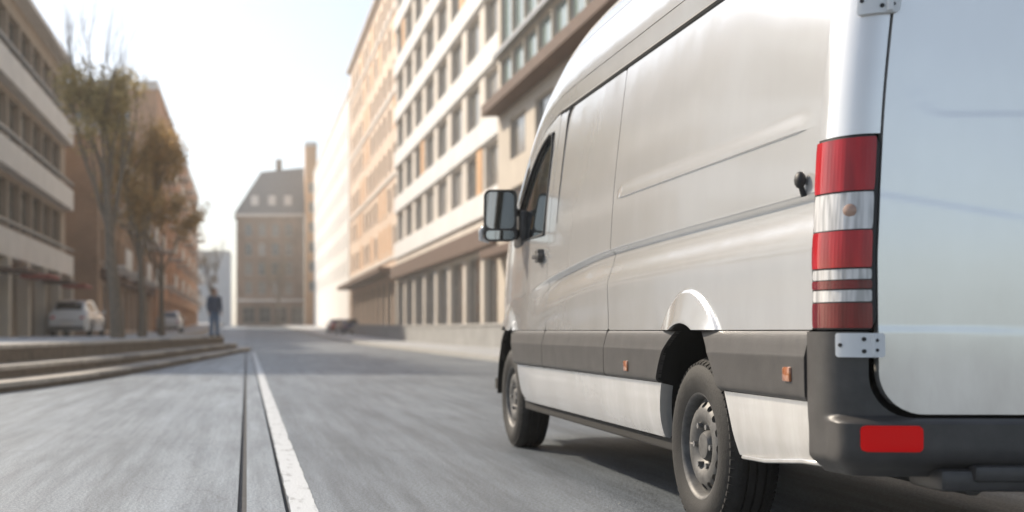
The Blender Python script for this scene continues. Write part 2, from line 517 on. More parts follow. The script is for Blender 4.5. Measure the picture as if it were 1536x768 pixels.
def mz(g): return lambda y, v: g(y, zmap(y, v))
arch_r = lambda y, z: (ell(y, z, YR, AI, BI) - 1)
arch_f = lambda y, z: (ell(y, z, YF, AI, BI) - 1)
def mirrored(o):
    me = o.data.copy()
    for v in me.vertices: v.co.x = W - v.co.x
    me.flip_normals()
    n = link_mesh(o.name.split('.')[0], me, o.parent)
    return n
def both(o, subs=()):
    n = mirrored(o)
    for ch in list(o.children):
        q = mirrored(ch); q.parent = n
    return n
FL = Vector((.022, 0, 0))
def zlist(a, b, st, extra=()): return sorted(set([round(q, 5) for q in frange(a, b, st)] + [e for e in extra if a < e < b]))
zfine = zlist(.803, 2.074, .014, frange(1.418, 1.446, .002) + frange(.803, .99, .006) + frange(1.17, 1.222, .004))
yfine = zlist(-1.016, 1.246, .016, frange(-.48, .58, .007))
o = sheet(yfine, zfine, PSM, [mz(lambda y,z: rr(y,z,-1.012,1.246,.803,2.074,.012)), mz(arch_r)], FL, flip=True).build('side_panel', M['paint'], van, 30); both(o)
o = sheet(zlist(1.255,2.575,.025), zfine, PSM, [mz(lambda y,z: rr(y,z,1.255,2.575,.803,2.074,.012))], FL, flip=True).build('side_panel', M['paint'], van, 30); both(o)
for yg in (1.2505, 2.579):
    mb = MB()
    zz = zlist(.81, 2.07, .03)
    for za, zb_ in zip(zz, zz[1:]):
        xa, xb = side_x(yg+.006, za)+.0015, side_x(yg+.006, zb_)+.0015
        mb.add([(xa,yg-.0055,za),(xa,yg+.0055,za),(xb,yg+.0055,zb_),(xb,yg-.0055,zb_)], [(3,2,1,0)])
    o = mb.build('gap_shade_strip', M['rubber'], van); both(o)  # black strip paints in the shade of the open seam between panels
def win(y, z, m=0.0):
    return min(z-1.375-m, y-2.70-m, min(2.0, zs(y)-.075)-z-m, 3.78-y-m-.0)
def doorg(y, z):
    return min(y-2.583, 3.60-y, z-.803, zs(y)-.012-z)
zd = zlist(.803, 2.085, .02, frange(1.17, 1.222, .004))
fd = sheet(zlist(2.583,3.60,.02), zd, PSM, [mz(doorg), mz(lambda y,z: -win(y,z)), mz(arch_f)], FL, flip=True).build('front_door', M['paint'], van, 30)
sheet(zlist(2.6,3.66,.03), zlist(1.3,2.05,.03), lambda y,z: (side_x(y,z)+.016, y, z), [lambda y,z: win(y,z,-.02), lambda y,z: 3.6-y], None, flip=True).build('side_window', M['glass'], fd, 60)
# black window rubber
loop = [(2.705,1.38),(2.705,1.9),(2.74,1.985),(2.82,1.995)] + [(y, min(2.0,zs(y)-.078)) for y in frange(2.9,3.58,.085)] + [(3.59,1.38)]
mb = MB(); lp = loop + [loop[0]]
mb.tube([(side_x(y,z)-.001, y, z) for y,z in lp], .011, 6)
mb.build('window_seal', M['rubber'], fd, 40)
hd = MB().bbox(-.018, .012, 2.66, 2.83, 1.235, 1.262, .006)
hd.bbox(-.01, .03, 2.70, 2.78, 1.21, 1.29, .004)
hd.build('door_handle', M['plastic'], fd, 40)
both(fd)
def fendg(y, z): return min(y-3.607, 4.965-y, z-.803, zs(y)-.006-z)
o = sheet(zlist(3.607,4.965,.025), zlist(.803,1.70,.025), PS, [fendg, arch_f], FL, flip=True).build('front_fender', M['paint'], van, 30); both(o)
# black mouldings
rb = table([(.580,.010),(.590,-.006),(.605,-.012),(.718,-.014),(.726,-.012),(.790,.004),(.800,.010)])
def PR(y, z): return (rb(z)+T(y), y, z)
zr = [.583,.588,.594,.600,.62,.66,.70,.714,.719,.724,.730,.75,.77,.785,.793,.799]
for (a, b_, n) in ((-1.005, YR, 0), (YR, 1.246, 1), (1.254, 2.576, 2), (2.584, YF, 3), (YF, 4.60, 4)):
    o = sheet(zlist(a, b_, .03), zr, PR, [lambda y,z: rr(y,z,a,b_,.583,.7995,.022), arch_r, arch_f], FL, flip=True).build('side_moulding', M['plastic'], van, 35); both(o)
# wheel-arch liner edge (black cladding lips)
for yc in (YR, YF):
    def PL(a, q): 
        y = yc + (AI+q*.0)*math.cos(a); z = ZA + BI*math.sin(a)
        base = min(side_x(y, max(z,.803)), rb(z)+T(y)) if z > .8 else (rb(z) if z > .583 else p(z))+T(y)-.002
        return (base + q, y, z)
    o = sheet(frange(R(8), R(172), R(1.5)), [.012,.03,.09], PL, (), None, flip=False).build('arch_lip', M['inner'], van, 40); both(o)
# white lower skirts
zsill = zlist(.345,.579,.02)
def PSill(y, z): return (p(z)+T(y)*.9+.002, y, z)
def low_q(y, z): return min(y+1.005, .579-z, z-(.352+.045*sstep((-y-.45)/.5)))
o = sheet(zlist(-1.005,YR,.025), zsill, PSill, [low_q, arch_r], Vector((.05,0,-.012)), flip=True).build('rear_skirt', M['paint'], van, 35); both(o)
o = sheet(zlist(YR,YF,.04), zsill, PSill, [lambda y,z: min(z-.345,.579-z), arch_r, arch_f], Vector((.05,0,-.012)), flip=True).build('sill_skirt', M['paint'], van, 35); both(o)
mb = MB().bbox(.075,.14, .42, 3.46, .285, .352, .01)
o = mb.build('sill_rail', M['inner'], van); both(o)
mb = MB().tube([(.05,-.36,.347),(.034,-.6,.358),(.03,-.9,.388),(.04,-1.02,.392),(.10,-1.12,.394)], .009, 8)
o = mb.build('skirt_lip', M['paint'], van, 60); both(o)
# gutter and roof
mb = MB().tube([(side_x(y,2.08)-.001, y, 2.085) for y in frange(-.98, 2.5, .2)], [.012]*19 if False else .0115, 6)
o = mb.build('roof_gutter', M['rubber'], van, 40); both(o)
pathy = [(2.30,2.078),(2.345,2.06),(2.375,2.02),(2.385,1.95),(2.39,1.8),(2.395,1.6),(2.40,1.42)]
mb = MB().tube([(side_x(y,z)-.001,y,z) for y,z in pathy], [.0105,.0095,.008,.006,.0045,.004,.002], 6)
o = mb.build('panel_seal', M['rubber'], van, 40); both(o)
NR = 3.0
def roof_x(y, v):
    ins = p(min(zs(y),2.08)) + T(y)
    return ins + (W/2-ins)*(1-(1-min(1,max(0,v))**NR)**(1/NR))
def PRoof(y, v): return (roof_x(y,v), y, lerp(zs(y), ztop(y), v))
ROOF_F = 3.36
yr_ = zlist(-1.10, ROOF_F, .05)
bend = lambda y: 0
def rear_round(f):
    def g(y, v):
        q = f(y, v)
        t = sstep((-.95-y)/.17)
        return (q[0]+.10*t, q[1], q[2]-.05*t)
    return g
o = sheet(yr_, [.0,.03,.06,.09,.12,.144], rear_round(PRoof), (), .012, flip=True).build('cant_rail', M['paint'], van, 35); both(o)
o = sheet(yr_, frange(.152,.498,.05), rear_round(PRoof), (), .012, flip=True).build('roof_side', M['paint'], van, 35); both(o)
def PTop(y, u):
    v = (1-(1-u)**NR)**(1/NR)
    return PRoof(y, v)
u0 = 1-(1-.506**NR)**(1/NR)
def PTopFull(y, s):
    # s from -1 (left seam) to +1 (right seam)
    u = lerp(u0, 1, 1-abs(s)) if abs(s) < 1 else u0
    q = PTop(y, u)
    q = rear_round(lambda a, b_: q)(y, 0)
    return q if s <= 0 else (W-q[0], q[1], q[2])
ss = [-1,-.985,-.96,-.93,-.89,-.84,-.78,-.7,-.6,-.45,-.3,-.15,0]; ss = ss + [-a for a in reversed(ss[:-1])]
sheet(yr_, ss, PTopFull, (), .012, flip=True).build('roof', M['paint'], van, 35)
def PFull(y, s, off=0.0):
    u = max(0.0, 1-abs(s)); q = PTop(y, u)
    return (q[0], q[1], q[2]-off) if s <= 0 else (W-q[0], q[1], q[2]-off)
sf = [-1,-.995,-.98,-.95,-.9,-.82,-.7,-.5,-.25,0]; sf = sf + [-a for a in reversed(sf[:-1])]
sheet(frange(ROOF_F+.004, 4.2, .06), sf, PFull, (), .012, flip=True).build('windscreen', M['glass'], van, 40)
sheet(frange(4.206, 4.965, .06), sf, PFull, (), .012, flip=True).build('bonnet', M['paint'], van, 40)
fb = sheet(frange(p(.6)+.52, W-p(.6)-.52, .05), zlist(.803,.99,.03), lambda x,z: (x, 4.97, z), (), Vector((0,-.05,0)), flip=True).build('grille', M['plastic'], van)
def PFB(y, z): return (p(z)+T(y)-.004, y, z)
o = sheet(zlist(YF,4.965,.03), zlist(.30,.80,.03), PFB, [arch_f, lambda y,z: (.58-z) if y < 4.602 else 1], FL, flip=True).build('front_bumper', M['plastic'], van, 40); both(o)
MB().box(.52, W-.52, 4.93, 4.968, .30, .80).build('bumper_bar', M['plastic'], van)
o = sheet(zlist(4.50,4.86,.03), zlist(.86,1.06,.02), lambda y,z: (side_x(y,z)-.004, y, z), [lambda y,z: rr(y,z,4.5,4.86,.86,1.06,.06)], FL, flip=True).build('headlight', M['lens_clear'], van, 40); both(o)

# rear: pillars, lamps, doors, bumper
CX, CY0, CY1 = .106, -1.018, -1.185
def lean(z): return .018*(z-.8)
def corner(t, z, off=0.0):
    a = t*PI/2; ca, sa = math.cos(a), math.sin(a)
    x = CX*(1-ca**.85); y = CY0 + (CY1-CY0)*sa**.85
    nx, ny = -ca*abs(CY1-CY0), -sa*CX
    L = math.hypot(nx, ny); nx /= L; ny /= L
    return (x+p(min(z,2.08))+nx*off, y+ny*off+lean(z), z)
tcs = frange(0, 1, 1/16)
o = sheet(tcs, zlist(1.381,2.074,.05), lambda t,z: corner(t,z,0), (), .02, flip=False).build('rear_pillar', M['paint'], van, 35); both(o)
# tail lamp : housing with separate lenses
housing = sheet(frange(0,1,1/16), zlist(.803,1.377,.03), lambda t,z: corner(t,z,.004), [lambda t,z: rr(t*.25,z,.0,.25,.803,1.377,.02)], .03, flip=False).build('tail_lamp', M['rubber'], van, 40)
bands = [(1.214,1.371,'lens_red',.013),(1.100,1.209,'lens_clear',.010),(.987,1.096,'lens_red',.013),(.952,.982,'lens_clear',.010),(.924,.949,'lens_dkred',.013),(.886,.920,'lens_clear',.010),(.808,.882,'lens_dkred',.013)]
for (a, b_, mm, off) in bands:
    sheet(frange(.015,.955,1/140), frange(a,b_,max(.006,(b_-a)/6)), lambda t,z: corner(t,z,off-.004+.00012*math.cos(t*2*PI*17)*min(1,(z-a)/.008,(b_-z)/.008)), [lambda t,z: rr(t*.25,z,.015*.25,.955*.25,a,b_,.006)], .012, flip=False).build('lens', M[mm], housing, 40)
for (t_, z_, r_, mm) in ((.62,1.155,.020,'bulb'),):
    q = Vector(corner(t_, z_, .0075)); q2 = Vector(corner(t_, z_, .0))
    n = (q-q2).normalized(); e = Vector((0,0,1)).cross(n)
    disc = MB(); N_ = 28
    vs = [q+n*.004] + [q+n*.0025+(e*math.cos(2*PI*k/N_)+Vector((0,0,1))*math.sin(2*PI*k/N_))*r_*.6 for k in range(N_)] + [q-n*.002+(e*math.cos(2*PI*k/N_)+Vector((0,0,1))*math.sin(2*PI*k/N_))*r_ for k in range(N_)]
    fs = [(0,1+k,1+(k+1)%N_) for k in range(N_)] + [(1+k,1+N_+k,1+N_+(k+1)%N_,1+(k+1)%N_) for k in range(N_)]
    disc.add(vs, fs).build('bulb_cover', M[mm], housing, 60)
both(housing)
def dface(x, z):
    """rear door skin: crowned, with a pressed window panel and two swage lines"""
    q = (x-W/2)/(W/2-CX)
    y = CY1 + lean(z) - .020*(1-q*q)
    xe = min(x, W-x)
    ws = rr(x if x < W/2 else W-x, z, p(min(z,2.08))+.185, W/2-.07, 1.43, 2.25, .11)
    y += .0011*sstep(ws/.012)
    fade = 1-sstep((xe-.45)/.25)
    z1 = 1.205-.17*max(0,xe-.14)
    y -= .0012*fade*sstep((z1-z)/.010) * (1-sstep((z1-z-.05)/.3))
    z2 = .812-.02*max(0,xe-.14)
    y -= .0015*(1-sstep((xe-.40)/.35))*sstep((z2-z)/.010)*(1-sstep((z2-z-.03)/.22))
    return y
GAP = CX+.008
def dclip(x, z, m=0.0, right=False):
    xl = x if not right else W-x
    dx = xl-(p(min(z,2.08))+GAP)+m; dz = z-.555+m; r = .125
    g = min(dx, dz) if (dx > r or dz > r) else r-math.hypot(r-dx, r-dz)
    return min(g, W/2-.004-xl+m*99, 2.56-z)
dz_ = zlist(.55,2.56,.010); dx_ = zlist(CX,W/2,.022)
o = sheet(dx_, dz_, lambda x,z: (x, dface(x,z), z), [lambda x,z: dclip(x,z)], Vector((0,.03,0)), flip=False).build('rear_door', M['paint'], van, 30)
both(o)
mb = MB()
mb.box(CX+.03, W-CX-.03, CY1+.055, CY1+.10, .40, 2.5)
mb.build('rear_bulkhead', M['inner'], van)
# bumper path: side, corner, across, corner, side
def bpath(s):
    """s in metres from the left side's front end of the bumper"""
    L1 = .005; arc = .27; mid = W-2*CX
    tot = 2*(L1+arc)+mid
    mirror = s > tot/2
    if mirror: s = tot-s
    if s < L1: q = (0, CY0+L1-s, -1, 0, 0)
    elif s < L1+arc:
        t = (s-L1)/arc; a = t*PI/2; ca, sa = math.cos(a), math.sin(a)
        nx, ny = -ca*.167, -sa*CX; L = math.hypot(nx,ny)
        q = (CX*(1-ca**.85), CY0+(CY1-CY0)*sa**.85, nx/L, ny/L, t)
    else: 
        x = CX+(s-L1-arc); qq = (x-W/2)/(W/2-CX); q = (x, CY1-.02*(1-qq*qq), 0, -1, 1)
    return (W-q[0] if mirror else q[0], q[1], -q[2] if mirror else q[2], q[3], q[4])
BTOT = 2*(.005+.27)+W-2*CX
def PB(s, z):
    x, y, nx, ny, t = bpath(s)
    k = sstep((t-.25)/.5)
    off = .004 + .016*(1-k) + .058*k*sstep((.552-z)/.022)*(1-.35*sstep((.46-z)/.08)) - .05*sstep((.425-z)/.06)
    xi = p(min(max(z,.5),2))
    x = x + (xi if x < W/2 else -xi)*(1 if x < .3 or x > W-.3 else 0)*(1-k*.6)
    return (x+nx*off, y+ny*off, z)
def bclip(s, z):
    x, y, nx, ny, t = bpath(s)
    xx = min(x, W-x)+.012
    r = .125; dx = xx-GAP+.010; dz = z-.545
    g = min(dx, dz) if (dx > r or dz > r) else r-math.hypot(r-dx, r-dz)
    return -g
zb = zlist(.372,.797,.012,(.552,.546,.540,.534,.528))
bmp = sheet(zlist(0,BTOT,.018), zb, PB, [bclip], .03, flip=False).build('rear_bumper', M['plastic'], van, 32)
for sx in (0, 1):
    s0, s1 = .275+.020, .275+.108
    if sx: s0, s1 = BTOT-s1, BTOT-s0
    def PRf(s, z):
        q = PB(s, z); x, y, nx, ny, t = bpath(s)
        return (q[0]+nx*.004, q[1]+ny*.004, z)
    sheet(frange(s0-.075 if not sx else s0, s1 if not sx else s1+.075, .01), frange(.446,.528,.01), PRf, [lambda s,z: rr(s,z,s0-.07 if not sx else s0,s1 if not sx else s1+.07,.450,.526,.014)], .012, flip=False).build('reflector', M['reflector'], bmp, 40)
step = MB().bbox(.27, W-.27, CY1-.075, CY1+.12, .335, .40, .018)
step.bbox(.36, W-.36, CY1-.09, CY1-.03, .365, .412, .012)
step.build('rear_step', M['plastic'], van, 35)
mb = MB().bbox(.34,.40, CY1+.0, CY1+.35, .38, .46, .008); mb.bbox(W-.40,W-.34, CY1+.0, CY1+.35, .38, .46, .008)
mb.build('step_bracket', M['inner'], van)
# hinges
def hinge(z0, z1, sa, sb, lift):
    def PH(s, z):
        x, y, nx, ny, t = bpath(s)
        x += p(z); 
        return (x+nx*lift, y+ny*lift+lean(z), z)
    h = sheet(frange(sa, sb, .008), frange(z0, z1, .006), PH, [lambda s,z: rr(s,z,sa,sb,z0,z1,.006)], .020, flip=False).build('door_hinge', M['hinge'], van, 30)
    for (fs, fz, r) in ((.12,.5,.006),(.62,.25,.0065),(.62,.75,.0065),(.86,.3,.005),(.86,.7,.005)):
        q = Vector(PH(lerp(sa,sb,fs), lerp(z0,z1,fz)))
        x, y, nx, ny, t = bpath(lerp(sa,sb,fs)); n = Vector((nx,ny,0))
        MB().tube([q-n*.004, q+n*.003], r, 8).build('bolt', M['rubber'], h, 40)
    # knuckle
    q = bpath(lerp(sa,sb,.80)); mbk = MB().tube([(q[0]+p(z0)+q[2]*.02, q[1]+q[3]*.02+lean(z0), z0+.004),(q[0]+p(z0)+q[2]*.02, q[1]+q[3]*.02+lean(z0), z1-.004)], .010, 8)
    mbk.build('knuckle', M['hinge'], h, 40)
    both(h)
hinge(1.735, 1.815, .150, .295, .016)
hinge(.722, .793, .135, .290, .026)
# rubber door stop
mb = MB().sphere((side_x(-.93,1.27)-.018, -.93, 1.272), .024, (.7,1,1.15), 12)
mb.tube([(side_x(-.93,1.235)-.004,-.93,1.22),(side_x(-.93,1.24)-.016,-.93,1.262)], .009, 8)
o = mb.build('door_stop', M['rubber'], van, 50); both(o)
for (y, z) in ((.87,.640),(-.885,.662)):
    mb = MB().bbox(rb(z)-.008, rb(z)+.01, y-.028, y+.028, z-.024, z+.024, .006)
    o = mb.build('side_marker', M['orange'], van, 40); both(o)
# inner body, floor, wheel wells
def PI_(y, z): return (side_x(y, max(z,.81))+.021 if z > .8 else .045+T(y), y, z)
o = sheet(zlist(-1.04,4.6,.06), zlist(.40,2.1,.06), PI_, [arch_r, arch_f, lambda y,z: -win(y,z,.01), lambda y,z: zs(y)-.03-z], None, flip=True).build('inner_body', M['inner'], van); both(o)
MB().box(.13, W-.13, -1.05, 4.8, .36, .44).build('underbody', M['inner'], van)
o = MB().tube([(.62,-.8,.30),(.62,3.0,.30)], .035, 10).build('exhaust_pipe', M['steel'], van, 40)
MB().tube([(.25,YR,.33),(W-.25,YR,.33)], .05, 10).sphere((W/2,YR,.33), .14, (1,1,1), 12).build('rear_axle', M['inner'], van, 40)
for yc in (YR, YF):
    def PW(a, q): return (q, yc+(AI+.01)*math.cos(a), ZA+(BI+.005)*math.sin(a))
    m_ = sheet(frange(R(5),R(175),R(8)), [.05,.2,.34], PW)
    k = len(m_.v)
    arc = [(.34, yc+(AI+.01)*math.cos(a), ZA+(BI+.005)*math.sin(a)) for a in frange(R(5),R(175),R(8))]
    m_.add(arc, [tuple(range(len(arc)))])
    o = m_.build('wheel_well', M['inner'], van); both(o)
# wheels
def make_wheel():
    wl = empty('wheel'); wl.parent = van
    RT = .348
    prof = [(.032,.205),(.020,.212),(.010,.235),(.004,.262),(.006,.285),(.014,.306),(.026,.326),(.040,RT-.008),(.052,RT-.001),(.066,RT)]
    for g in (.078,.112,.146):
        prof += [(g-.001,RT+.001),(g,RT-.010),(g+.008,RT-.010),(g+.009,RT+.001)]
    half = prof[:10]
    prof += [(.226-a, r) for (a, r) in reversed(half)]
    ty = MB().lathe_x(prof, 96)
    for j in range(64):      # shoulder tread blocks
        a = 2*PI*j/64; da = 2*PI/64*.32
        for (xa, xb) in ((.022,.060),(.166,.204)):
            vs = []
            for aa in (a-da, a+da):
                for (xx, r0) in ((xa, RT-.018 if xa < .1 else RT+.003),(xb, RT+.003 if xa < .1 else RT-.018)):
                    vs += [(xx, r0*math.cos(aa), r0*math.sin(aa)), (xx, (r0-.02)*math.cos(aa), (r0-.02)*math.sin(aa))]
            ty.add(vs, [(0,2,6,4),(0,4,5,1),(2,3,7,6),(0,1,3,2),(4,6,7,5)])
    ty.build('tyre', M['tyre'], wl, 35)
    # pressed steel rim with a ring of vent slots
    dish = table([(.0,.075),(.05,.072),(.075,.055),(.10,.038),(.125,.030),(.150,.034),(.168,.046),(.186,.060),(.192,.062)])
    def PD(a, r): return (dish(r), r*math.cos(a), r*math.sin(a))
    NH = 16
    def holes(a, r):
        k = round(a/(2*PI/NH)); da = a-k*2*PI/NH
        return math.hypot((r-.163)/.013, da*r/.0175)-1
    rim = sheet(frange(0,2*PI,2*PI/192), frange(.055,.190,.006), PD, [holes], Vector((.012,0,0)), flip=False)
    ri = rim.build('rim', M['steel'], wl, 40)
    MB().lathe_x([(.20,.17),(.09,.178),(.06,.190),(.034,.196),(.022,.206),(.020,.214),(.030,.216),(.06,.200)], 64).build('rim_flange', M['steel'], ri, 40)
    MB().lathe_x([(.035,.0),(.033,.03),(.036,.05),(.050,.060),(.075,.064)], 40).build('hub_cap', M['steel'], ri, 40)
    for j in range(6):
        a = 2*PI*j/6
        c_ = Vector((.035, .088*math.cos(a), .088*math.sin(a)))
        MB().tube([c_+Vector((.02,0,0)), c_+Vector((-.006,0,0))], .012, 6).build('wheel_nut', M['chrome'], ri)
    MB().lathe_x([(.11,.0),(.11,.185)], 40).build('brake_backing', M['inner'], ri)
    return wl
w0 = make_wheel()
w0.location = (.040, YR+.03, .343)
w1 = copy_tree(w0, van); w1.location = (.050, YF, .343)
for yy in (YR+.03, YF):
    w2 = copy_tree(w0, van); w2.location = (W-.047, yy, .343); w2.rotation_euler = (0,0,PI)
# mirror
def door_mirror():
    mr = MB()
    x0, x1, z0, z1 = -.205, .010, 1.385, 1.725
    yb = 3.40
    hs = sheet(frange(x0,x1,.012), frange(z0,z1,.012), lambda x,z: (x, yb, z), [lambda x,z: rr(x,z,x0,x1,z0,z1,.045), lambda x,z: -min(rr(x,z,x0+.014,x1-.014,z0+.085,z1-.014,.035),1), lambda x,z: -rr(x,z,x0+.014,x1-.014,z0+.014,z0+.072,.02)], Vector((0,.02,0)), flip=False).build('door_mirror', M['plastic'], van, 40)
    def PH(a, q):
        ca, sa = math.cos(a), math.sin(a)
        ex = 4
        cx_, cz = (x0+x1)/2, (z0+z1)/2; hw, hh = (x1-x0)/2*(1-.45*q**2.5), (z1-z0)/2*(1-.35*q**2.5)
        k = (abs(ca)**ex+abs(sa)**ex)**(-1/ex)
        return (cx_+hw*ca*k, yb+.135*q, cz+hh*sa*k)
    shell = sheet(frange(0,2*PI,PI/24), [.0,.12,.3,.5,.7,.85,.95,1.0], PH)
    k = len(shell.v); cap = [PH(a,1.0) for a in frange(0,2*PI-PI/24,PI/24)]
    shell.add(cap, [tuple(range(len(cap)))])
    shell.build('mirror_shell', M['plastic'], hs, 40)
    sheet(frange(x0+.012,x1-.012,.02), frange(z0+.083,z1-.012,.02), lambda x,z: (x, yb+.010+.006*(x-x0)/.2, z), [lambda x,z: rr(x,z,x0+.012,x1-.012,z0+.083,z1-.012,.036)], None).build('mirror_glass', M['mirror'], hs)
    sheet(frange(x0+.012,x1-.012,.02), frange(z0+.012,z0+.074,.02), lambda x,z: (x, yb+.008+.25*(x-x0-.1)**2, z), [lambda x,z: rr(x,z,x0+.012,x1-.012,z0+.012,z0+.074,.02)], None).build('mirror_glass', M['mirror'], hs)
    MB().tube([(x0+.006,yb+.03,z0+.10),(x0-.014,yb+.04,z0+.07),(x0-.012,yb+.045,z0+.02),(x0+.04,yb+.04,z0-.002)], [.01,.02,.02,.01], 8).build('indicator_lamp', M['lens_clear'], hs, 60)
    a = MB().tube([(-.01,yb+.05,z0+.06),(.06,yb+.12,z0+.05),(.12,yb+.18,z0+.04)], [.035,.04,.05], 10)
    a.tube([(-.01,yb+.05,z0+.22),(.06,yb+.10,z0+.18),(.10,yb+.13,z0+.10)], [.02,.025,.03], 8)
    a.bbox(.03,.09, yb-.02, yb+.22, z0-.03, z0+.20, .015)
    a.build('mirror_arm', M['plastic'], hs, 40)
    both(hs)
door_mirror()
# ------------------------------------------------------------------ building materials
def brick_mat(name, c1, c2, mortar, scale=1.0):
    m = mat(name, c1, .85)
    t = m.node_tree; b = t.nodes['Principled BSDF']
    tc = t.nodes.new('ShaderNodeTexCoord'); sp = t.nodes.new('ShaderNodeSeparateXYZ'); t.links.new(tc.outputs['Object'], sp.inputs[0])
    ad = t.nodes.new('ShaderNodeMath'); ad.operation = 'ADD'; t.links.new(sp.outputs[0], ad.inputs[0]); t.links.new(sp.outputs[1], ad.inputs[1])
    cb = t.nodes.new('ShaderNodeCombineXYZ'); t.links.new(ad.outputs[0], cb.inputs[0]); t.links.new(sp.outputs[2], cb.inputs[1])
    br = t.nodes.new('ShaderNodeTexBrick'); br.inputs['Scale'].default_value = 3.0*scale
    br.inputs['Color1'].default_value = (*c1,1); br.inputs['Color2'].default_value = (*c2,1); br.inputs['Mortar'].default_value = (*mortar,1)
    br.inputs['Mortar Size'].default_value = .012
    t.links.new(cb.outputs[0], br.inputs['Vector'])
    n = t.nodes.new('ShaderNodeTexNoise'); n.inputs['Scale'].default_value = .35; n.inputs['Detail'].default_value = 7
    t.links.new(tc.outputs['Object'], n.inputs['Vector'])
    rp = t.nodes.new('ShaderNodeValToRGB'); rp.color_ramp.elements[0].color = (.68,.68,.68,1); rp.color_ramp.elements[1].color = (1.15,1.13,1.1,1)
    rp.color_ramp.elements[0].position = .3; rp.color_ramp.elements[1].position = .7
    t.links.new(n.outputs[0], rp.inputs[0])
    mx = t.nodes.new('ShaderNodeMix'); mx.data_type = 'RGBA'; mx.blend_type = 'MULTIPLY'; mx.inputs[0].default_value = 1
    t.links.new(br.outputs[0], mx.inputs[6]); t.links.new(rp.outputs[0], mx.inputs[7]); t.links.new(mx.outputs[2], b.inputs['Base Color'])
    return m
M['brick_brown'] = brick_mat('brown_brick', (.42,.27,.175), (.34,.22,.145), (.44,.37,.30))
M['brick_orange'] = brick_mat('orange_brick', (.60,.35,.21), (.50,.29,.17), (.52,.43,.35))
M['brick_grey'] = brick_mat('grey_brown_brick', (.36,.26,.19), (.30,.215,.16), (.38,.33,.28))
M['beige'] = mat('beige_render', (.62,.55,.46), .8, var=.10, vscale=.5, bump=.15, bscale=30)
M['tan'] = mat('tan_panel', (.42,.33,.25), .75, var=.14, vscale=.6)
M['cream'] = mat('cream_render', (.72,.655,.575), .8, var=.10, vscale=.35, bump=.15, bscale=30)
M['peach'] = mat('peach_render', (.76,.60,.47), .8, var=.08, vscale=.35, bump=.15, bscale=30)
M['peach_dk'] = mat('peach_panel', (.70,.42,.22), .75, var=.10, vscale=.6)
M['white_r'] = mat('white_render', (.82,.81,.79), .8, var=.06, vscale=.4, bump=.12, bscale=30)
M['band'] = mat('white_band', (.76,.72,.67), .6, var=.09, vscale=.9, bump=.1, bscale=30)
M['slate'] = mat('slate_roof', (.22,.22,.22), .6, var=.2, vscale=2)
M['flatroof'] = mat('flat_roof', (.25,.245,.24), .85, var=.2, vscale=1)
M['frame_lt'] = mat('pale_window_frame', (.62,.61,.59), .5)
M['frame_dk'] = mat('dark_window_frame', (.07,.068,.066), .45)
M['pane'] = mat('window_pane', (.10,.115,.125), .06, spec=.9, var=.5, vscale=.35)
M['pane_lt'] = mat('window_pane_blind', (.42,.40,.37), .25, spec=.6, var=.12, vscale=1)
M['pane_mid'] = mat('window_pane_curtain', (.24,.225,.20), .12, spec=.8, var=.3, vscale=2)
M['pane_dk'] = mat('shop_pane', (.035,.033,.032), .07, spec=.7, var=.5, vscale=.5)
M['pane_green'] = mat('green_glass', (.25,.32,.29), .10, spec=.8, var=.12, vscale=.4)
M['metal_gr'] = mat('grey_metal', (.30,.30,.30), .45, metal=.5, var=.12)
M['awning'] = mat('brown_awning', (.13,.078,.055), .75, var=.15, vscale=2)
M['red_cloth'] = mat('red_awning', (.34,.09,.07), .75, var=.15, vscale=2)
M['conc_wall'] = mat('low_wall_concrete', (.31,.31,.305), .75, var=.2, vscale=1.2, bump=.3, bscale=40)

WIN = {}
PV = random.Random(11)
def window_mesh(wd, ht, fm, pm, nv, nh, dep):
    key = (round(wd,3), round(ht,3), fm, pm, nv, nh, round(dep,3))
    if key in WIN: return WIN[key]
    t = .06
    f = MB()
    y0, y1 = dep-.07, dep-.01
    f.box(0,t,y0,y1,0,ht); f.box(wd-t,wd,y0,y1,0,ht); f.box(t,wd-t,y0,y1,0,t); f.box(t,wd-t,y0,y1,ht-t,ht)
    for k in range(1, nv): x = wd*k/nv; f.box(x-.025,x+.025,y0+.01,y1,t,ht-t)
    for k in range(1, nh): z = ht*k/nh; f.box(t,wd-t,y0+.012,y1,z-.022,z+.022)
    q = MB().box(.01,wd-.01,dep-.03,dep+.01,.01,ht-.01)
    si = MB().box(-.05,wd+.05,-.06,dep-.02,-.06,-.001)
    WIN[key] = (f.mesh('window', M[fm]), q.mesh('pane', M[pm]), si.mesh('sill', M['band']))
    return WIN[key]
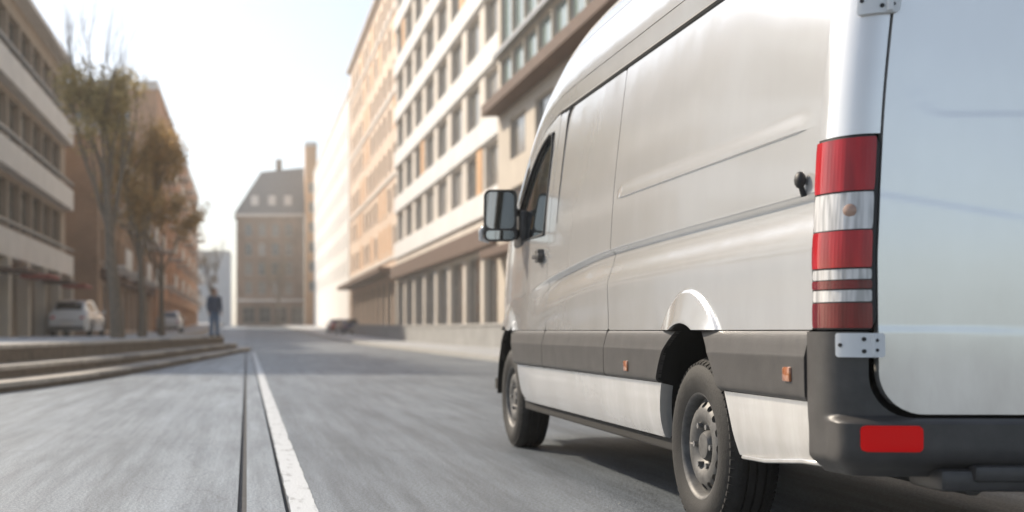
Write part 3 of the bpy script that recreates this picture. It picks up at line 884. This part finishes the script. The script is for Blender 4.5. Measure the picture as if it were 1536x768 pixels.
def facade(parent, wm, O, U, Wd, zb, zt, rects, dep, fm, pm, nv=2, nh=1, sill=True, base=Vector((0,0,0))):
    """wall with real openings; each opening gets a window (frame > pane, sill)"""
    ux, uy = U; nx, ny = uy, -ux
    As = sorted({0, Wd} | {round(r[0],4) for r in rects} | {round(r[1],4) for r in rects})
    Bs = sorted({zb, zt} | {round(r[2],4) for r in rects} | {round(r[3],4) for r in rects})
    rs = [tuple(round(a,4) for a in r[:4]) for r in rects]
    m = MB()
    def pt(a, z, d=0): return (O[0]+ux*a-nx*d-base.x, O[1]+uy*a-ny*d-base.y, z-base.z)
    occ = set()
    ai = {a: i for i, a in enumerate(As)}; bi = {b_: i for i, b_ in enumerate(Bs)}
    for (a0,a1,b0,b1) in rs:
        for i in range(ai[a0], ai[a1]):
            for j in range(bi[b0], bi[b1]): occ.add((i,j))
    for i in range(len(As)-1):
        for j in range(len(Bs)-1):
            if (i,j) in occ: continue
            m.add([pt(As[i],Bs[j]),pt(As[i+1],Bs[j]),pt(As[i+1],Bs[j+1]),pt(As[i],Bs[j+1])], [(0,1,2,3)])
    for (a0,a1,b0,b1) in rs:
        c4 = [(a0,b0),(a1,b0),(a1,b1),(a0,b1)]
        for k in range(4):
            q, r = c4[k], c4[(k+1)%4]
            m.add([pt(*q),pt(*r),pt(r[0],r[1],dep),pt(q[0],q[1],dep)], [(0,3,2,1)])
    wall = m.build('wall', wm, parent)
    ang = math.atan2(uy, ux)
    for r in rects:
        a0,a1,b0,b1 = r[:4]
        pm_ = r[4] if len(r) > 4 else PV.choice((pm,pm,pm,'pane_mid','pane_mid','pane_lt'))
        fme, pme, sme = window_mesh(a1-a0, b1-b0, fm, pm_, nv, nh, dep)
        o = link_mesh('window', fme, parent); o.location = pt(a0, b0); o.rotation_euler = (0,0,ang)
        link_mesh('pane', pme, o)
        if sill: link_mesh('sill', sme, o)
    return wall
def grid_rects(Wd, margin, pitch, ww, floors, skip=None):
    n = max(1, int((Wd-2*margin+ (pitch-ww))//pitch)); s0 = (Wd-((n-1)*pitch+ww))/2
    out = []
    for j, (z0, z1) in enumerate(floors):
        for i in range(n):
            if skip and skip(i, j): continue
            out.append((s0+i*pitch, s0+i*pitch+ww, z0, z1))
    return out
FACE = {'E': lambda x0,x1,y0,y1: ((x1,y0),(0,1),y1-y0), 'W': lambda x0,x1,y0,y1: ((x0,y1),(0,-1),y1-y0), 'S': lambda x0,x1,y0,y1: ((x0,y0),(1,0),x1-x0)}
def building(name, label, x0, x1, y0, y1, zb, zt, wm, faces, roof='flatroof', parapet=.5, cornice=.18, group=None, rm='band'):
    base = Vector((x0 if 'E' not in faces else x1, y0, 0))
    b = empty(name, base, 0, label, 'building', group)
    m = MB(); X0,X1,Y0,Y1 = x0-base.x, x1-base.x, y0-base.y, y1-base.y
    if 'W' not in faces: m.add([(X0,Y1,zb),(X0,Y0,zb),(X0,Y0,zt),(X0,Y1,zt)],[(0,1,2,3)])
    if 'E' not in faces: m.add([(X1,Y0,zb),(X1,Y1,zb),(X1,Y1,zt),(X1,Y0,zt)],[(0,1,2,3)])
    if 'S' not in faces: m.add([(X0,Y0,zb),(X1,Y0,zb),(X1,Y0,zt),(X0,Y0,zt)],[(0,1,2,3)])
    m.add([(X1,Y1,zb),(X0,Y1,zb),(X0,Y1,zt),(X1,Y1,zt)],[(0,1,2,3)])
    m.build('wall', wm, b)
    for k, kw in faces.items():
        O, U, Wd = FACE[k](x0,x1,y0,y1)
        kw = dict(kw); rects = kw.pop('rects')(Wd)
        facade(b, kw.pop('wm', wm), O, U, Wd, zb, zt, rects, kw.pop('dep', .22), kw.pop('fm','frame_lt'), kw.pop('pm','pane'), base=base, **kw)
    r = MB().box(X0-cornice,X1+cornice,Y0-cornice,Y1+cornice,zt,zt+.22)
    r.box(X0-.02,X1+.02,Y0-.02,Y1+.02,zt+.221,zt+.221+parapet)
    rf = r.build('roof', M[rm], b)
    MB().box(X0+.3,X1-.3,Y0+.3,Y1-.3,zt+.221+parapet+.002,zt+.221+parapet+.04).build('roof_deck', M[roof], rf)
    b['_base'] = 0
    del b['_base']
    return b, base
def part_box(parent, base, name, m, x0,x1,y0,y1,z0,z1, bev=0.0):
    mb = MB()
    if bev: mb.bbox(x0-base.x,x1-base.x,y0-base.y,y1-base.y,z0,z1,bev)
    else: mb.box(x0-base.x,x1-base.x,y0-base.y,y1-base.y,z0,z1)
    return mb.build(name, M[m], parent)

# ------------------------------------------------------------------ left side of the street
# long office block with projecting white bands and ribbon windows
XL = -8.6
fl1 = [(4.55+3.05*k, 6.25+3.05*k) for k in range(3)]
def l1_rects(Wd):
    r = grid_rects(Wd, .5, 2.6, 2.36, fl1)
    r += [(a0, a1, .75, 3.1, 'pane_dk') for (a0,a1,_,_) in grid_rects(Wd, .8, 3.9, 2.7, [(0,1)])]
    return r
bl, bs = building('office_block', 'beige office block with white horizontal bands and ribbon windows behind the terrace', -24, XL, 39, 60, -.2, 13.0, M['tan'],
    {'E': dict(rects=l1_rects, fm='frame_dk', pm='pane', sill=False, dep=.35), 'S': dict(rects=lambda Wd: grid_rects(Wd, .8, 5.0, 3.4, fl1), wm=M['white_r'], pm='pane_mid', sill=False)}, cornice=.55, parapet=.35)  # unseen south wall made white to brighten its reflection in the van side
for z0 in (3.35, 6.45, 9.5):
    part_box(bl, bs, 'spandrel_band', 'band', XL-.05, XL+.42, 39.1, 59.9, z0, z0+.95, .02)
    part_box(bl, bs, 'shading_rail', 'metal_gr', XL+.30, XL+.46, 39.1, 59.9, z0+1.18, z0+1.26)
for k in range(6):
    y = 39.6+3.92*k
    part_box(bl, bs, 'column', 'beige', XL+.02, XL+.48, y-.25, y+.25, -.1, 3.35, .02)
for k in range(4):
    y = 42+5*k
    part_box(bl, bs, 'awning', 'red_cloth' if k % 2 else 'awning', XL+.4, XL+1.5, y-1.2, y+1.2, 2.72, 2.86, .02)

fl2 = [(4.3+2.9*k, 6.0+2.9*k) for k in range(2)]
def l2_rects(Wd):
    return grid_rects(Wd, 1.0, 2.7, 1.35, fl2) + [(a0,a1,.8,3.3,'pane_dk') for (a0,a1,_,_) in grid_rects(Wd, 1.0, 3.6, 2.6, [(0,1)])]
bl, bs = building('brick_house', 'low brown brick house with white balconies past the office block', -22, -7.4, 63, 99, -.2, 10.6, M['brick_brown'],
    {'E': dict(rects=l2_rects, nv=2, nh=1), 'S': dict(rects=lambda Wd: grid_rects(Wd, 1.2, 3.0, 1.3, fl2))})
for k in range(5):
    for z0 in (4.0, 6.9):
        y = 67+7*k
        part_box(bl, bs, 'balcony', 'band', -7.4, -6.2, y-1.7, y+1.7, z0, z0+.16)
        part_box(bl, bs, 'balcony_front', 'frame_lt', -6.25, -6.19, y-1.69, y+1.69, z0+.17, z0+1.05)
part_box(bl, bs, 'shop_fascia', 'awning', -7.42, -7.1, 64, 98, 3.45, 3.95, .02)

fl3 = [(4.7+3.0*k, 6.5+3.0*k) for k in range(5)]
def l3_rects(Wd):
    return grid_rects(Wd, 1.0, 3.4, 1.5, fl3) + [(a0,a1,1.0,3.5,'pane_dk') for (a0,a1,_,_) in grid_rects(Wd, 1.0, 4.4, 3.2, [(0,1)])]
bl, bs = building('brick_apartment_block', 'tall orange brick apartment block with pale balconies along the left pavement', -22, -7.2, 102, 186, -.2, 20.2, M['brick_orange'],
    {'E': dict(rects=l3_rects, nv=2, nh=1), 'S': dict(rects=lambda Wd: grid_rects(Wd, 1.2, 3.0, 1.4, fl3))})
for k in range(7):
    for z0 in (4.4, 7.4, 10.4, 13.4, 16.4):
        y = 108+12*k
        part_box(bl, bs, 'balcony', 'band', -7.2, -6.0, y-2.2, y+2.2, z0, z0+.18)
        part_box(bl, bs, 'balcony_front', 'frame_lt', -6.05, -5.99, y-2.19, y+2.19, z0+.19, z0+1.1)

# ------------------------------------------------------------------ end of the street
bs = Vector((-1.9, 236, 0))
bl = empty('brick_corner_house', bs, 0, 'grey brown brick house with steep grey hipped roof closing the end of the street', 'building')
Wc = 12.6; ze = 22.6
flc = [(7.6+3.6*k, 9.9+3.6*k) for k in range(4)]
rc = [(1.6+2.5*i, 2.9+2.5*i, a, b_) for (a,b_) in flc for i in range(4)] + [(1.2+3.0*i, 3.4+3.0*i, 2.2, 5.2, 'pane_dk') for i in range(4)]
facade(bl, M['brick_grey'], (bs.x, bs.y), (1,0), Wc, 0, ze, rc, .3, 'frame_lt', 'pane', 2, 2, True, bs)
m = MB(); m.add([(0,0,0),(0,0,ze),(0,14,ze),(0,14,0)],[(0,1,2,3)]); m.add([(Wc,0,0),(Wc,14,0),(Wc,14,ze),(Wc,0,ze)],[(0,1,2,3)]); m.add([(0,14,0),(0,14,ze),(Wc,14,ze),(Wc,14,0)],[(0,1,2,3)])
m.build('wall', M['brick_grey'], bl)
m = MB(); m.add([(-.4,-.4,ze),(Wc+.3,-.4,ze),(Wc+.3,14.4,ze),(-.4,14.4,ze),(4.6,3.5,ze+8.2),(Wc+.1,3.5,ze+9.0),(Wc+.1,10.5,ze+9.0),(4.6,10.5,ze+8.2)],
    [(0,1,5,4),(1,2,6,5),(2,3,7,6),(3,0,4,7),(4,5,6,7),(3,2,1,0)])
rf = m.build('roof', M['slate'], bl)
for x in (3.4, 6.6, 9.6):
    d = MB().box(x-.7,x+.7,.3,2.6,ze+1.2,ze+3.4).build('dormer', M['band'], rf)
MB().box(7.5,8.6,5,6,ze+8.0,ze+10.8).build('chimney', M['brick_grey'], rf)
MB().box(-.15,Wc+.15,-.16,.2,6.2,6.7).build('cornice', M['band'], bl)
MB().box(-.2,Wc+.2,-.3,.1,ze-.5,ze-.002).build('eaves', M['band'], bl)
def tower_rects(Wd): return [(.6, 1.6, 8+3.6*k, 9.8+3.6*k) for k in range(6)]
building('stair_tower', 'narrow peach coloured tower rising beside the hipped brick house', 10.75, 12.8, 231, 235.5, 0, 34.5, M['peach_dk'], {'S': dict(rects=tower_rects, nv=1), 'W': dict(rects=lambda Wd: [])}, cornice=.1)
def far_rects(Wd): return grid_rects(Wd, 1.5, 4.0, 2.0, [(5.5+3.4*k, 7.4+3.4*k) for k in range(4)])
building('distant_block', 'pale distant block seen in the gap past the street end', -36, -4, 308, 330, 1, 19.5, M['white_r'], {'S': dict(rects=far_rects)})

# ------------------------------------------------------------------ right side of the street
XR = 12.0
fw = [(7.5+3.3*k, 9.3+3.3*k) for k in range(6)]
building('white_building', 'bright white rendered building with small windows beyond the peach building', XR, 28, 149, 226, 0, 28.6, M['white_r'],
    {'W': dict(rects=lambda Wd: grid_rects(Wd, 2.0, 5.2, 1.3, fw), nv=1), 'S': dict(rects=lambda Wd: [])}, cornice=.15)
fr = [(7.4+3.35*k, 9.35+3.35*k) for k in range(7)]
def r2_rects(Wd):
    r = grid_rects(Wd, 1.2, 3.7, 1.9, fr)
    r += [(a0,a1,.6,4.9,'pane_dk') for (a0,a1,_,_) in grid_rects(Wd, .7, 4.6, 4.0, [(0,1)])]
    return r
bl, bs = building('peach_building', 'tall peach rendered building with orange panels above brown shop canopy', XR, 30, 99, 147, 0, 30.6, M['peach'],
    {'W': dict(rects=r2_rects, nv=2, nh=1, dep=.3, fm='frame_lt'), 'S': dict(rects=lambda Wd: grid_rects(Wd, 1.2, 3.7, 1.9, fr))}, cornice=.5)
part_box(bl, bs, 'shop_canopy', 'awning', XR-1.6, XR+.05, 100, 146, 5.45, 5.85, .03)
for z0 in (6.65, 13.35, 20.05, 26.75):
    part_box(bl, bs, 'string_course', 'band', XR-.14, XR+.05, 99.05, 146.9, z0, z0+.28)
random.seed(3)
cells = [(i, j) for i in range(12) for j in range(7)]; random.shuffle(cells)
for (i, j) in cells[:22]:
    part_box(bl, bs, 'orange_panel', 'peach_dk', XR-.05, XR+.02, 101.9+3.7*i, 103.4+3.7*i, fr[j][0]-.25, fr[j][0]+2.3)
fq = [(7.6+3.5*k, 9.7+3.5*k) for k in range(6)]
def r3_rects(Wd):
    r = grid_rects(Wd, 1.0, 5.1, 3.6, fq)
    r += [(a0,a1,.6,4.6,'pane_dk') for (a0,a1,_,_) in grid_rects(Wd, .7, 5.1, 4.3, [(0,1)])]
    return r
XQ = 11.6
bl, bs = building('cream_building', 'cream rendered building with wide windows above dark shop fronts behind the low wall', XQ, 30, 57, 98.4, 0, 29.0, M['cream'],
    {'W': dict(rects=r3_rects, nv=3, nh=1, dep=.3, fm='frame_lt', pm='pane_mid', sill=False), 'S': dict(rects=lambda Wd: grid_rects(Wd, 1.2, 5.1, 3.6, fq))}, cornice=.35)
part_box(bl, bs, 'shop_fascia', 'awning', XQ-.5, XQ+.05, 57.5, 98, 4.75, 5.7, .03)
for j, (z0, z1) in enumerate(fq):
    part_box(bl, bs, 'spandrel_band', 'white_r', XQ-.16, XQ+.05, 57.05, 98.3, z0-1.25, z0-.12)
for (i, j) in ((0,3),(1,3),(4,1),(6,4),(3,5),(0,0)):
    part_box(bl, bs, 'orange_panel', 'peach_dk', XQ-.06, XQ+.02, 62.2+5.1*i, 63.6+5.1*i, fq[j][0]-.1, fq[j][1]+.1)
XN = 11.0
fn = [(5.0, 6.7), (7.9, 9.6)]
def r1_rects(Wd):
    r = grid_rects(Wd, 1.0, 4.6, 2.9, fn)
    r += [(a0,a1,10.95,12.5,'pane_green') for (a0,a1,_,_) in grid_rects(Wd, .3, 2.3, 2.2, [(0,1)])]
    r += [(a0,a1,13.1,16.4,'pane_green') for (a0,a1,_,_) in grid_rects(Wd, .3, 2.3, 2.2, [(0,1)])]
    r += [(a0,a1,.7,3.6,'pane_dk') for (a0,a1,_,_) in grid_rects(Wd, .7, 4.6, 3.8, [(0,1)])]
    return r
bl, bs = building('glass_topped_building', 'beige building with dark cornice and green glazed upper floors behind the van', XN, 26, 6, 55.5, 0, 17.6, M['beige'],
    {'W': dict(rects=r1_rects, nv=1, nh=1, dep=.2, fm='frame_lt', sill=False), 'S': dict(rects=lambda Wd: [])}, cornice=.4)
part_box(bl, bs, 'cornice', 'awning', XN-.75, XN+.05, 6.05, 55.4, 10.15, 10.62, .02)
part_box(bl, bs, 'cornice', 'metal_gr', XN-.25, XN+.05, 6.05, 55.4, 12.62, 12.86, .02)
part_box(bl, bs, 'shop_canopy', 'awning', XN-.9, XN+.05, 7, 55, 3.9, 4.25, .03)

# low wall along the right-hand pavement
lw = empty('low_wall', (9.95, 24, 0), 0, 'low grey concrete wall with pale coping along the right pavement', 'wall')
y = 24.0
while y < 116:
    z = _gz(y+2)
    MB().bbox(-.15,.15, y-24+.012, y-24+3.988, -.1+z, 1.0+z, .012).build('wall_panel', M['conc_wall'], lw)
    MB().bbox(-.2,.2, y-24+.008, y-24+3.992, 1.001+z, 1.10+z, .012).build('coping', M['kerb'], lw)
    y += 4
# ------------------------------------------------------------------ trees
M['bark'] = mat('bark', (.20,.16,.12), .85, var=.3, vscale=8, bump=.4, bscale=40)
def leaf_mat(name, col):
    m = mat(name, col, .7, var=.45, vscale=1.8)
    t = m.node_tree; b = t.nodes['Principled BSDF']; src = b.inputs['Base Color'].links[0].from_socket
    tr = t.nodes.new('ShaderNodeBsdfTranslucent'); t.links.new(src, tr.inputs[0])
    mx = t.nodes.new('ShaderNodeMixShader'); mx.inputs[0].default_value = .5
    t.links.new(b.outputs[0], mx.inputs[1]); t.links.new(tr.outputs[0], mx.inputs[2])
    t.links.new(mx.outputs[0], [n for n in t.nodes if n.type == 'OUTPUT_MATERIAL'][0].inputs['Surface'])
    return m
M['leaf_a'] = leaf_mat('olive_leaf', (.50,.40,.19))
M['leaf_b'] = leaf_mat('russet_leaf', (.54,.38,.18))
def tree(name, label, loc, h, spread, leaf, nleaf, seed, lean_=0.0, clear=.42, group=None, up=.75, cat='tree', lo=0.35, hi=0.8, lsize=.075):
    rnd = random.Random(seed)
    t = empty(name, loc, 0, label, cat, group)
    mb = MB(); tips = []
    def grow(p0, d, L, r, lev):
        n = 4; pts = [p0]; rad = [r]; q = p0.copy(); dd = d.copy()
        for i in range(n):
            dd = (dd + Vector((rnd.uniform(-.16,.16), rnd.uniform(-.16,.16), rnd.uniform(-.03,.12)))*(1 if lev else .35)).normalized()
            q = q + dd*L/n; pts.append(q.copy()); rad.append(r*(1-.55*(i+1)/n))
        mb.tube(pts, rad, 7 if lev == 0 else (5 if lev == 1 else 4), cap=False)
        if lev >= 2:
            tips.extend(pts[1:])
        if lev == 4: return
        kids = [5, 4, 4, 3][lev]
        for k in range(kids):
            f = rnd.uniform(.45,1.0) if lev else rnd.uniform(.55,1.0)
            i = min(n-1, int(f*n)); base = pts[i].lerp(pts[i+1], f*n-i)
            az = rnd.uniform(0, 2*PI); out = rnd.uniform(.35,.8)*spread
            nd = (dd*.9 + Vector((math.cos(az)*out, math.sin(az)*out, up*rnd.uniform(.2,.9)))).normalized()
            grow(base, nd, L*rnd.uniform(.5,.74), max(.004, rad[i]*.55), lev+1)
    grow(Vector((0,0,-.1)), Vector((lean_,0,1)).normalized(), h*clear, h*.020, 0)
    mb.build('trunk', M['bark'], t, 60)
    zt_ = max(p_.z for p_ in tips)
    cand = [p_ for p_ in tips if lo*h < p_.z < hi*h]
    if nleaf and cand:
        cr = MB()
        for k in range(nleaf):
            c0 = rnd.choice(cand) + Vector((rnd.gauss(0,.12), rnd.gauss(0,.12), rnd.gauss(0,.12)))
            a = Vector((rnd.gauss(0,1),rnd.gauss(0,1),rnd.gauss(0,1))).normalized(); b_ = a.orthogonal().normalized()
            s = rnd.uniform(.6,1.3)*lsize
            cr.add([c0-a*s, c0+b_*s*.5+a*s*.1, c0+a*s, c0-b_*s*.5+a*s*.1], [(0,1,2,3)])
        me = bpy.data.meshes.new('crown'); me.from_pydata(cr.v, [], cr.f); me.materials.append(M[leaf])
        link_mesh('crown', me, t)
    return t
tree('street_tree', 'half bare tree with tall thin twigs on the terrace beside the office block', (-3.75, 37, .5), 11.6, .55, 'leaf_a', 4200, 4, -.03, lo=.3, hi=.68)
tree('street_tree', 'bushy brown leaved tree on the terrace in front of the orange brick block', (-3.55, 43, .5), 8.6, 1.0, 'leaf_b', 6500, 12, .02, hi=.86)
tree('street_tree', 'small russet tree at the narrow end of the terrace', (-3.35, 50, .5), 7.6, 1.0, 'leaf_b', 4500, 21, .03, hi=.92)
tree('street_tree', 'bare pavement tree standing in the gap before the distant pale block', (-4.7, 178, 1.2), 14.0, .55, 'leaf_a', 700, 31)
tree('street_tree', 'bare tree standing before the hipped brick house', (5.6, 229, 1.5), 16.0, .55, 'leaf_a', 600, 37)

# ------------------------------------------------------------------ person on the terrace
def remesh(mb, name, m, parent, vox):
    o = mb.build('tmp', None)
    md = o.modifiers.new('r', 'REMESH'); md.mode = 'VOXEL'; md.voxel_size = vox; md.use_smooth_shade = True
    sm = o.modifiers.new('s', 'SMOOTH'); sm.iterations = 4; sm.factor = .5
    dg = bpy.context.evaluated_depsgraph_get(); dg.update()
    me = bpy.data.meshes.new_from_object(o.evaluated_get(dg)); me.name = name
    bpy.data.objects.remove(o)
    me.materials.clear(); me.materials.append(m)
    return link_mesh(name, me, parent)
M['skin'] = mat('skin', (.50,.31,.23), .55, var=.08)
M['jacket'] = mat('navy_jacket', (.09,.11,.16), .8, var=.25, vscale=12, bump=.3, bscale=60)
M['jeans'] = mat('blue_jeans', (.17,.24,.35), .85, var=.25, vscale=14, bump=.3, bscale=90)
M['hair'] = mat('dark_hair', (.03,.022,.018), .6, bump=.4, bscale=120)
M['shoe'] = mat('dark_shoe', (.04,.035,.03), .5)
def person(loc, rz):
    pr = empty('person', loc, rz, 'person in dark jacket and blue jeans standing on the terrace steps', 'person')
    b = MB()
    b.tube([(0,0,.90),(0,0,1.02),(0,.01,1.20),(0,.0,1.36),(0,0,1.46)], [.145,.13,.145,.155,.08], 14)
    b.tube([(0,0,1.44),(0,-.01,1.53)], [.055,.052], 10)
    b.sphere((0,-.02,1.635), .100, (.80,.98,1.18), 16)
    b.sphere((0,-.045,1.575), .062, (.85,.9,.8), 12)
    b.tube([(0,-.108,1.655),(0,-.132,1.622),(0,-.112,1.612)], [.008,.014,.010], 8)
    for s in (-1,1):
        b.sphere((s*.083,-.01,1.63), .024, (.4,.8,1.2), 8)
        sh = (s*.19,0,1.40); el_ = (s*.245,.03,1.12); wr = (s*.245,-.05,.875)
        b.tube([(s*.08,0,1.41),sh,el_,wr], [.065,.060,.046,.030], 10)
        b.tube([wr,(s*.245,-.07,.83),(s*.243,-.08,.79)], [.028,.034,.030], 8)
        for k,(dx,L) in enumerate(((-.030,.062),(-.010,.072),(.010,.068),(.028,.054))):
            b.tube([(s*.243,-.08+dx,.795),(s*.238,-.085+dx,.795-L*.5),(s*.225,-.088+dx,.795-L)], [.010,.0095,.008], 6)
        b.tube([(s*.235,-.10,.835),(s*.222,-.125,.805),(s*.215,-.13,.78)], [.012,.011,.009], 6)
        hp = (s*.085,0,.93); kn = (s*.105,-.015*s,.50); an = (s*.115,.03,.09)
        b.tube([hp,kn,an], [.095,.062,.042], 12)
        b.tube([(s*.115,.05,.04),(s*.125,-.06,.035),(s*.13,-.15,.03)], [.04,.042,.032], 8)
    remesh(b, 'body', M['skin'], pr, .010)
    j = MB()
    j.tube([(0,0,.86),(0,0,1.02),(0,.01,1.20),(0,0,1.37),(0,0,1.455)], [.178,.165,.178,.182,.092], 18)
    for s in (-1,1):
        j.tube([(s*.08,0,1.405),(s*.195,0,1.405),(s*.25,.03,1.12),(s*.247,-.045,.90)], [.085,.084,.068,.050], 12)
    jk = remesh(j, 'jacket', M['jacket'], pr, .014)
    t = MB()
    t.tube([(0,0,.80),(0,0,.95)], [.15,.15], 14)
    for s in (-1,1):
        t.tube([(s*.085,0,.92),(s*.105,-.015*s,.50),(s*.115,.03,.06)], [.112,.082,.066], 12)
    remesh(t, 'jeans', M['jeans'], pr, .012)
    h = MB().sphere((0,.005,1.665), .105, (.86,1.0,1.05), 14)
    remesh(h, 'hair', M['hair'], pr, .012).location = (0,.012,0)
    for s in (-1,1):
        MB().tube([(s*.115,.06,.045),(s*.125,-.06,.042),(s*.13,-.165,.034)], [.048,.050,.038], 10).build('shoe', M['shoe'], pr, 60)
        MB().sphere((s*.032,-.105,1.645), .012, (1,.5,.7), 8).build('eye', M['frame_lt'], pr, 60)
    MB().tube([(-.022,-.112,1.583),(0,-.118,1.585),(.022,-.112,1.583)], .005, 6).build('mouth', M['awning'], pr, 60)
    return pr
person((-1.16, 45.6, .585), R(25))

# ------------------------------------------------------------------ parked cars
def car(label, loc, rz, pm):
    c = empty('parked_car', loc, rz, label, 'car')
    L, hw = 4.3, .88
    # stations along the length: y, half width, belt z, roof half width, roof z
    belt = table([(-2.15,.62),(-2.05,.80),(-1.7,.93),(-.5,.93),(.6,.92),(1.2,.86),(1.9,.72),(2.15,.52)])
    roofz = table([(-2.15,.62),(-2.0,.85),(-1.75,1.12),(-1.3,1.36),(-.5,1.46),(.2,1.42),(.8,1.10),(1.15,.90),(1.9,.73),(2.15,.53)])
    wid = table([(-2.15,.70),(-1.95,.84),(-1.0,hw),(1.0,hw),(1.8,.82),(2.15,.62)])
    ys = frange(-2.15, 2.15, .08)
    def arch(y, z): return min(math.hypot(y-1.32, z-.31), math.hypot(y+1.30, z-.31))-.37
    def PSd(y, z):
        bz = belt(y); f = min(1,max(0,(z-.22)/max(.01,bz-.22)))
        return (wid(y)*(.93+.07*math.sin(PI*min(1,f*1.1))**.5 if f > 0 else .93), y, z)
    zz = frange(.20,.95,.05)
    bd = sheet(ys, zz, PSd, [lambda y,z: belt(y)-z, arch], Vector((-.03,0,0)), flip=False)
    k = bd.v[:]; f0 = bd.f[:]
    bd.add([(-x,y,z) for x,y,z in k], [tuple(reversed(f)) for f in f0])
    def PT(y, s):
        bz = belt(y); rz_ = roofz(y); a = abs(s)
        x = wid(y)*.93*(1-.26*min(1,(1-a)/.45)) if a > .55 else wid(y)*.93*.74*a/.55
        z = lerp(bz, rz_, min(1,(1-a)/.45)**.9) + (.03*(1-(a/.55)**2) if a < .55 else 0)
        return (x*(1 if s > 0 else -1), y, z)
    sl_ = [-1,-.9,-.8,-.7,-.6,-.55,-.4,-.2,0,.2,.4,.55,.6,.7,.8,.9,1]
    up_ = sheet(ys, sl_, PT); bd.add(up_.v, [tuple(reversed(f)) for f in up_.f])
    bd.add([(-.66,-2.15,.2),(.66,-2.15,.2),(.66,-2.15,.62),(-.66,-2.15,.62)], [(0,1,2,3)])
    bd.add([(-.6,2.15,.2),(.6,2.15,.2),(.6,2.15,.52),(-.6,2.15,.52)], [(3,2,1,0)])
    bd.build('body', pm, c, 50)
    off = lambda q, d: (q[0]*(1+d), q[1], q[2]+d*.4)
    for s in (-1,1):
        for (a, b_) in ((-1.35,-.45),(-.38,.55)):
            sheet(frange(a,b_,.1), [s*q for q in (.94,.85,.75,.64,.60)], lambda y,q: off(PT(y,q), .012), (), None).build('side_window', M['pane_dk'], c)
        MB().sphere((s*.60,-2.06,.72), .13, (1,.45,.6), 10).build('tail_light', M['lens_red'], c, 60)
        MB().sphere((s*.58,2.02,.58), .14, (1,.55,.5), 10).build('headlight', M['lens_clear'], c, 60)
        MB().sphere((s*.98,.62,.98), .10, (1,.6,.7), 8).build('door_mirror', pm, c, 60)
    sheet(frange(.32,1.02,.1), [-.5,-.25,0,.25,.5], lambda y,q: (PT(y,q)[0],y+.012,PT(y,q)[2]+.012), (), None).build('windscreen', M['pane_dk'], c)
    sheet(frange(-1.85,-1.36,.08), [-.5,-.25,0,.25,.5], lambda y,q: (PT(y,q)[0],y-.012,PT(y,q)[2]+.012), (), None).build('rear_window', M['pane_dk'], c)
    MB().bbox(-.26,.26,-2.19,-2.155,.42,.53,.005).build('number_plate', M['band'], c)
    MB().bbox(-.7,.7,-2.17,-2.0,.22,.40,.03).build('bumper', M['plastic'], c, 40)
    for s in (-1,1):
        for yy in (1.32,-1.30):
            wl = empty('wheel'); wl.parent = c; wl.location = (s*.86,yy,.31); wl.rotation_euler = (0,0,0 if s < 0 else PI)
            MB().lathe_x([(.03,.19),(.0,.21),(.0,.28),(.03,.31),(.17,.31),(.2,.28)], 28).build('tyre', M['tyre'], wl, 40)
            MB().lathe_x([(.03,.0),(.02,.05),(.045,.12),(.02,.18),(.03,.195)], 20).build('rim', M['chrome'], wl, 40)
    MB().box(-.72,.72,-1.95,1.95,.2,.4).build('underside', M['inner'], c)
    return c
M['car_white'] = mat('white_car_paint', (.72,.72,.72), .25, coat=1)
M['car_silver'] = mat('pale_car_paint', (.60,.58,.56), .25, coat=1)
M['car_blue'] = mat('navy_car_paint', (.06,.08,.16), .25, coat=1)
M['car_red'] = mat('red_car_paint', (.32,.05,.04), .25, coat=1)
car('white car parked before the office block', (-7.0, 52.5, .583), R(-4), M['car_white'])
car('pale silver car parked outside the low brown brick house', (-5.3, 88, .57+_gz(88)), 0, M['car_silver'])
car('navy blue car parked past the end of the low wall', (9.6, 121, .115+_gz(121)), R(8), M['car_blue'])
car('dark red car parked outside the shops of the peach building', (9.2, 130, .115+_gz(130)), R(4), M['car_red'])

# ------------------------------------------------------------------ haze over the street
hz = MB().box(-290, 290, -70, 700, -1.2, 37).build('haze')
hz['kind'] = 'stuff'
hm = bpy.data.materials.new('haze'); hm.use_nodes = True
t = hm.node_tree
for n in list(t.nodes):
    if n.type != 'OUTPUT_MATERIAL': t.nodes.remove(n)
pv = t.nodes.new('ShaderNodeVolumePrincipled')
pv.inputs['Color'].default_value = (.97,.955,.93,1); pv.inputs['Density'].default_value = .0011; pv.inputs['Anisotropy'].default_value = .4
t.links.new(pv.outputs[0], [n for n in t.nodes if n.type == 'OUTPUT_MATERIAL'][0].inputs['Volume'])
hz.data.materials.append(hm)
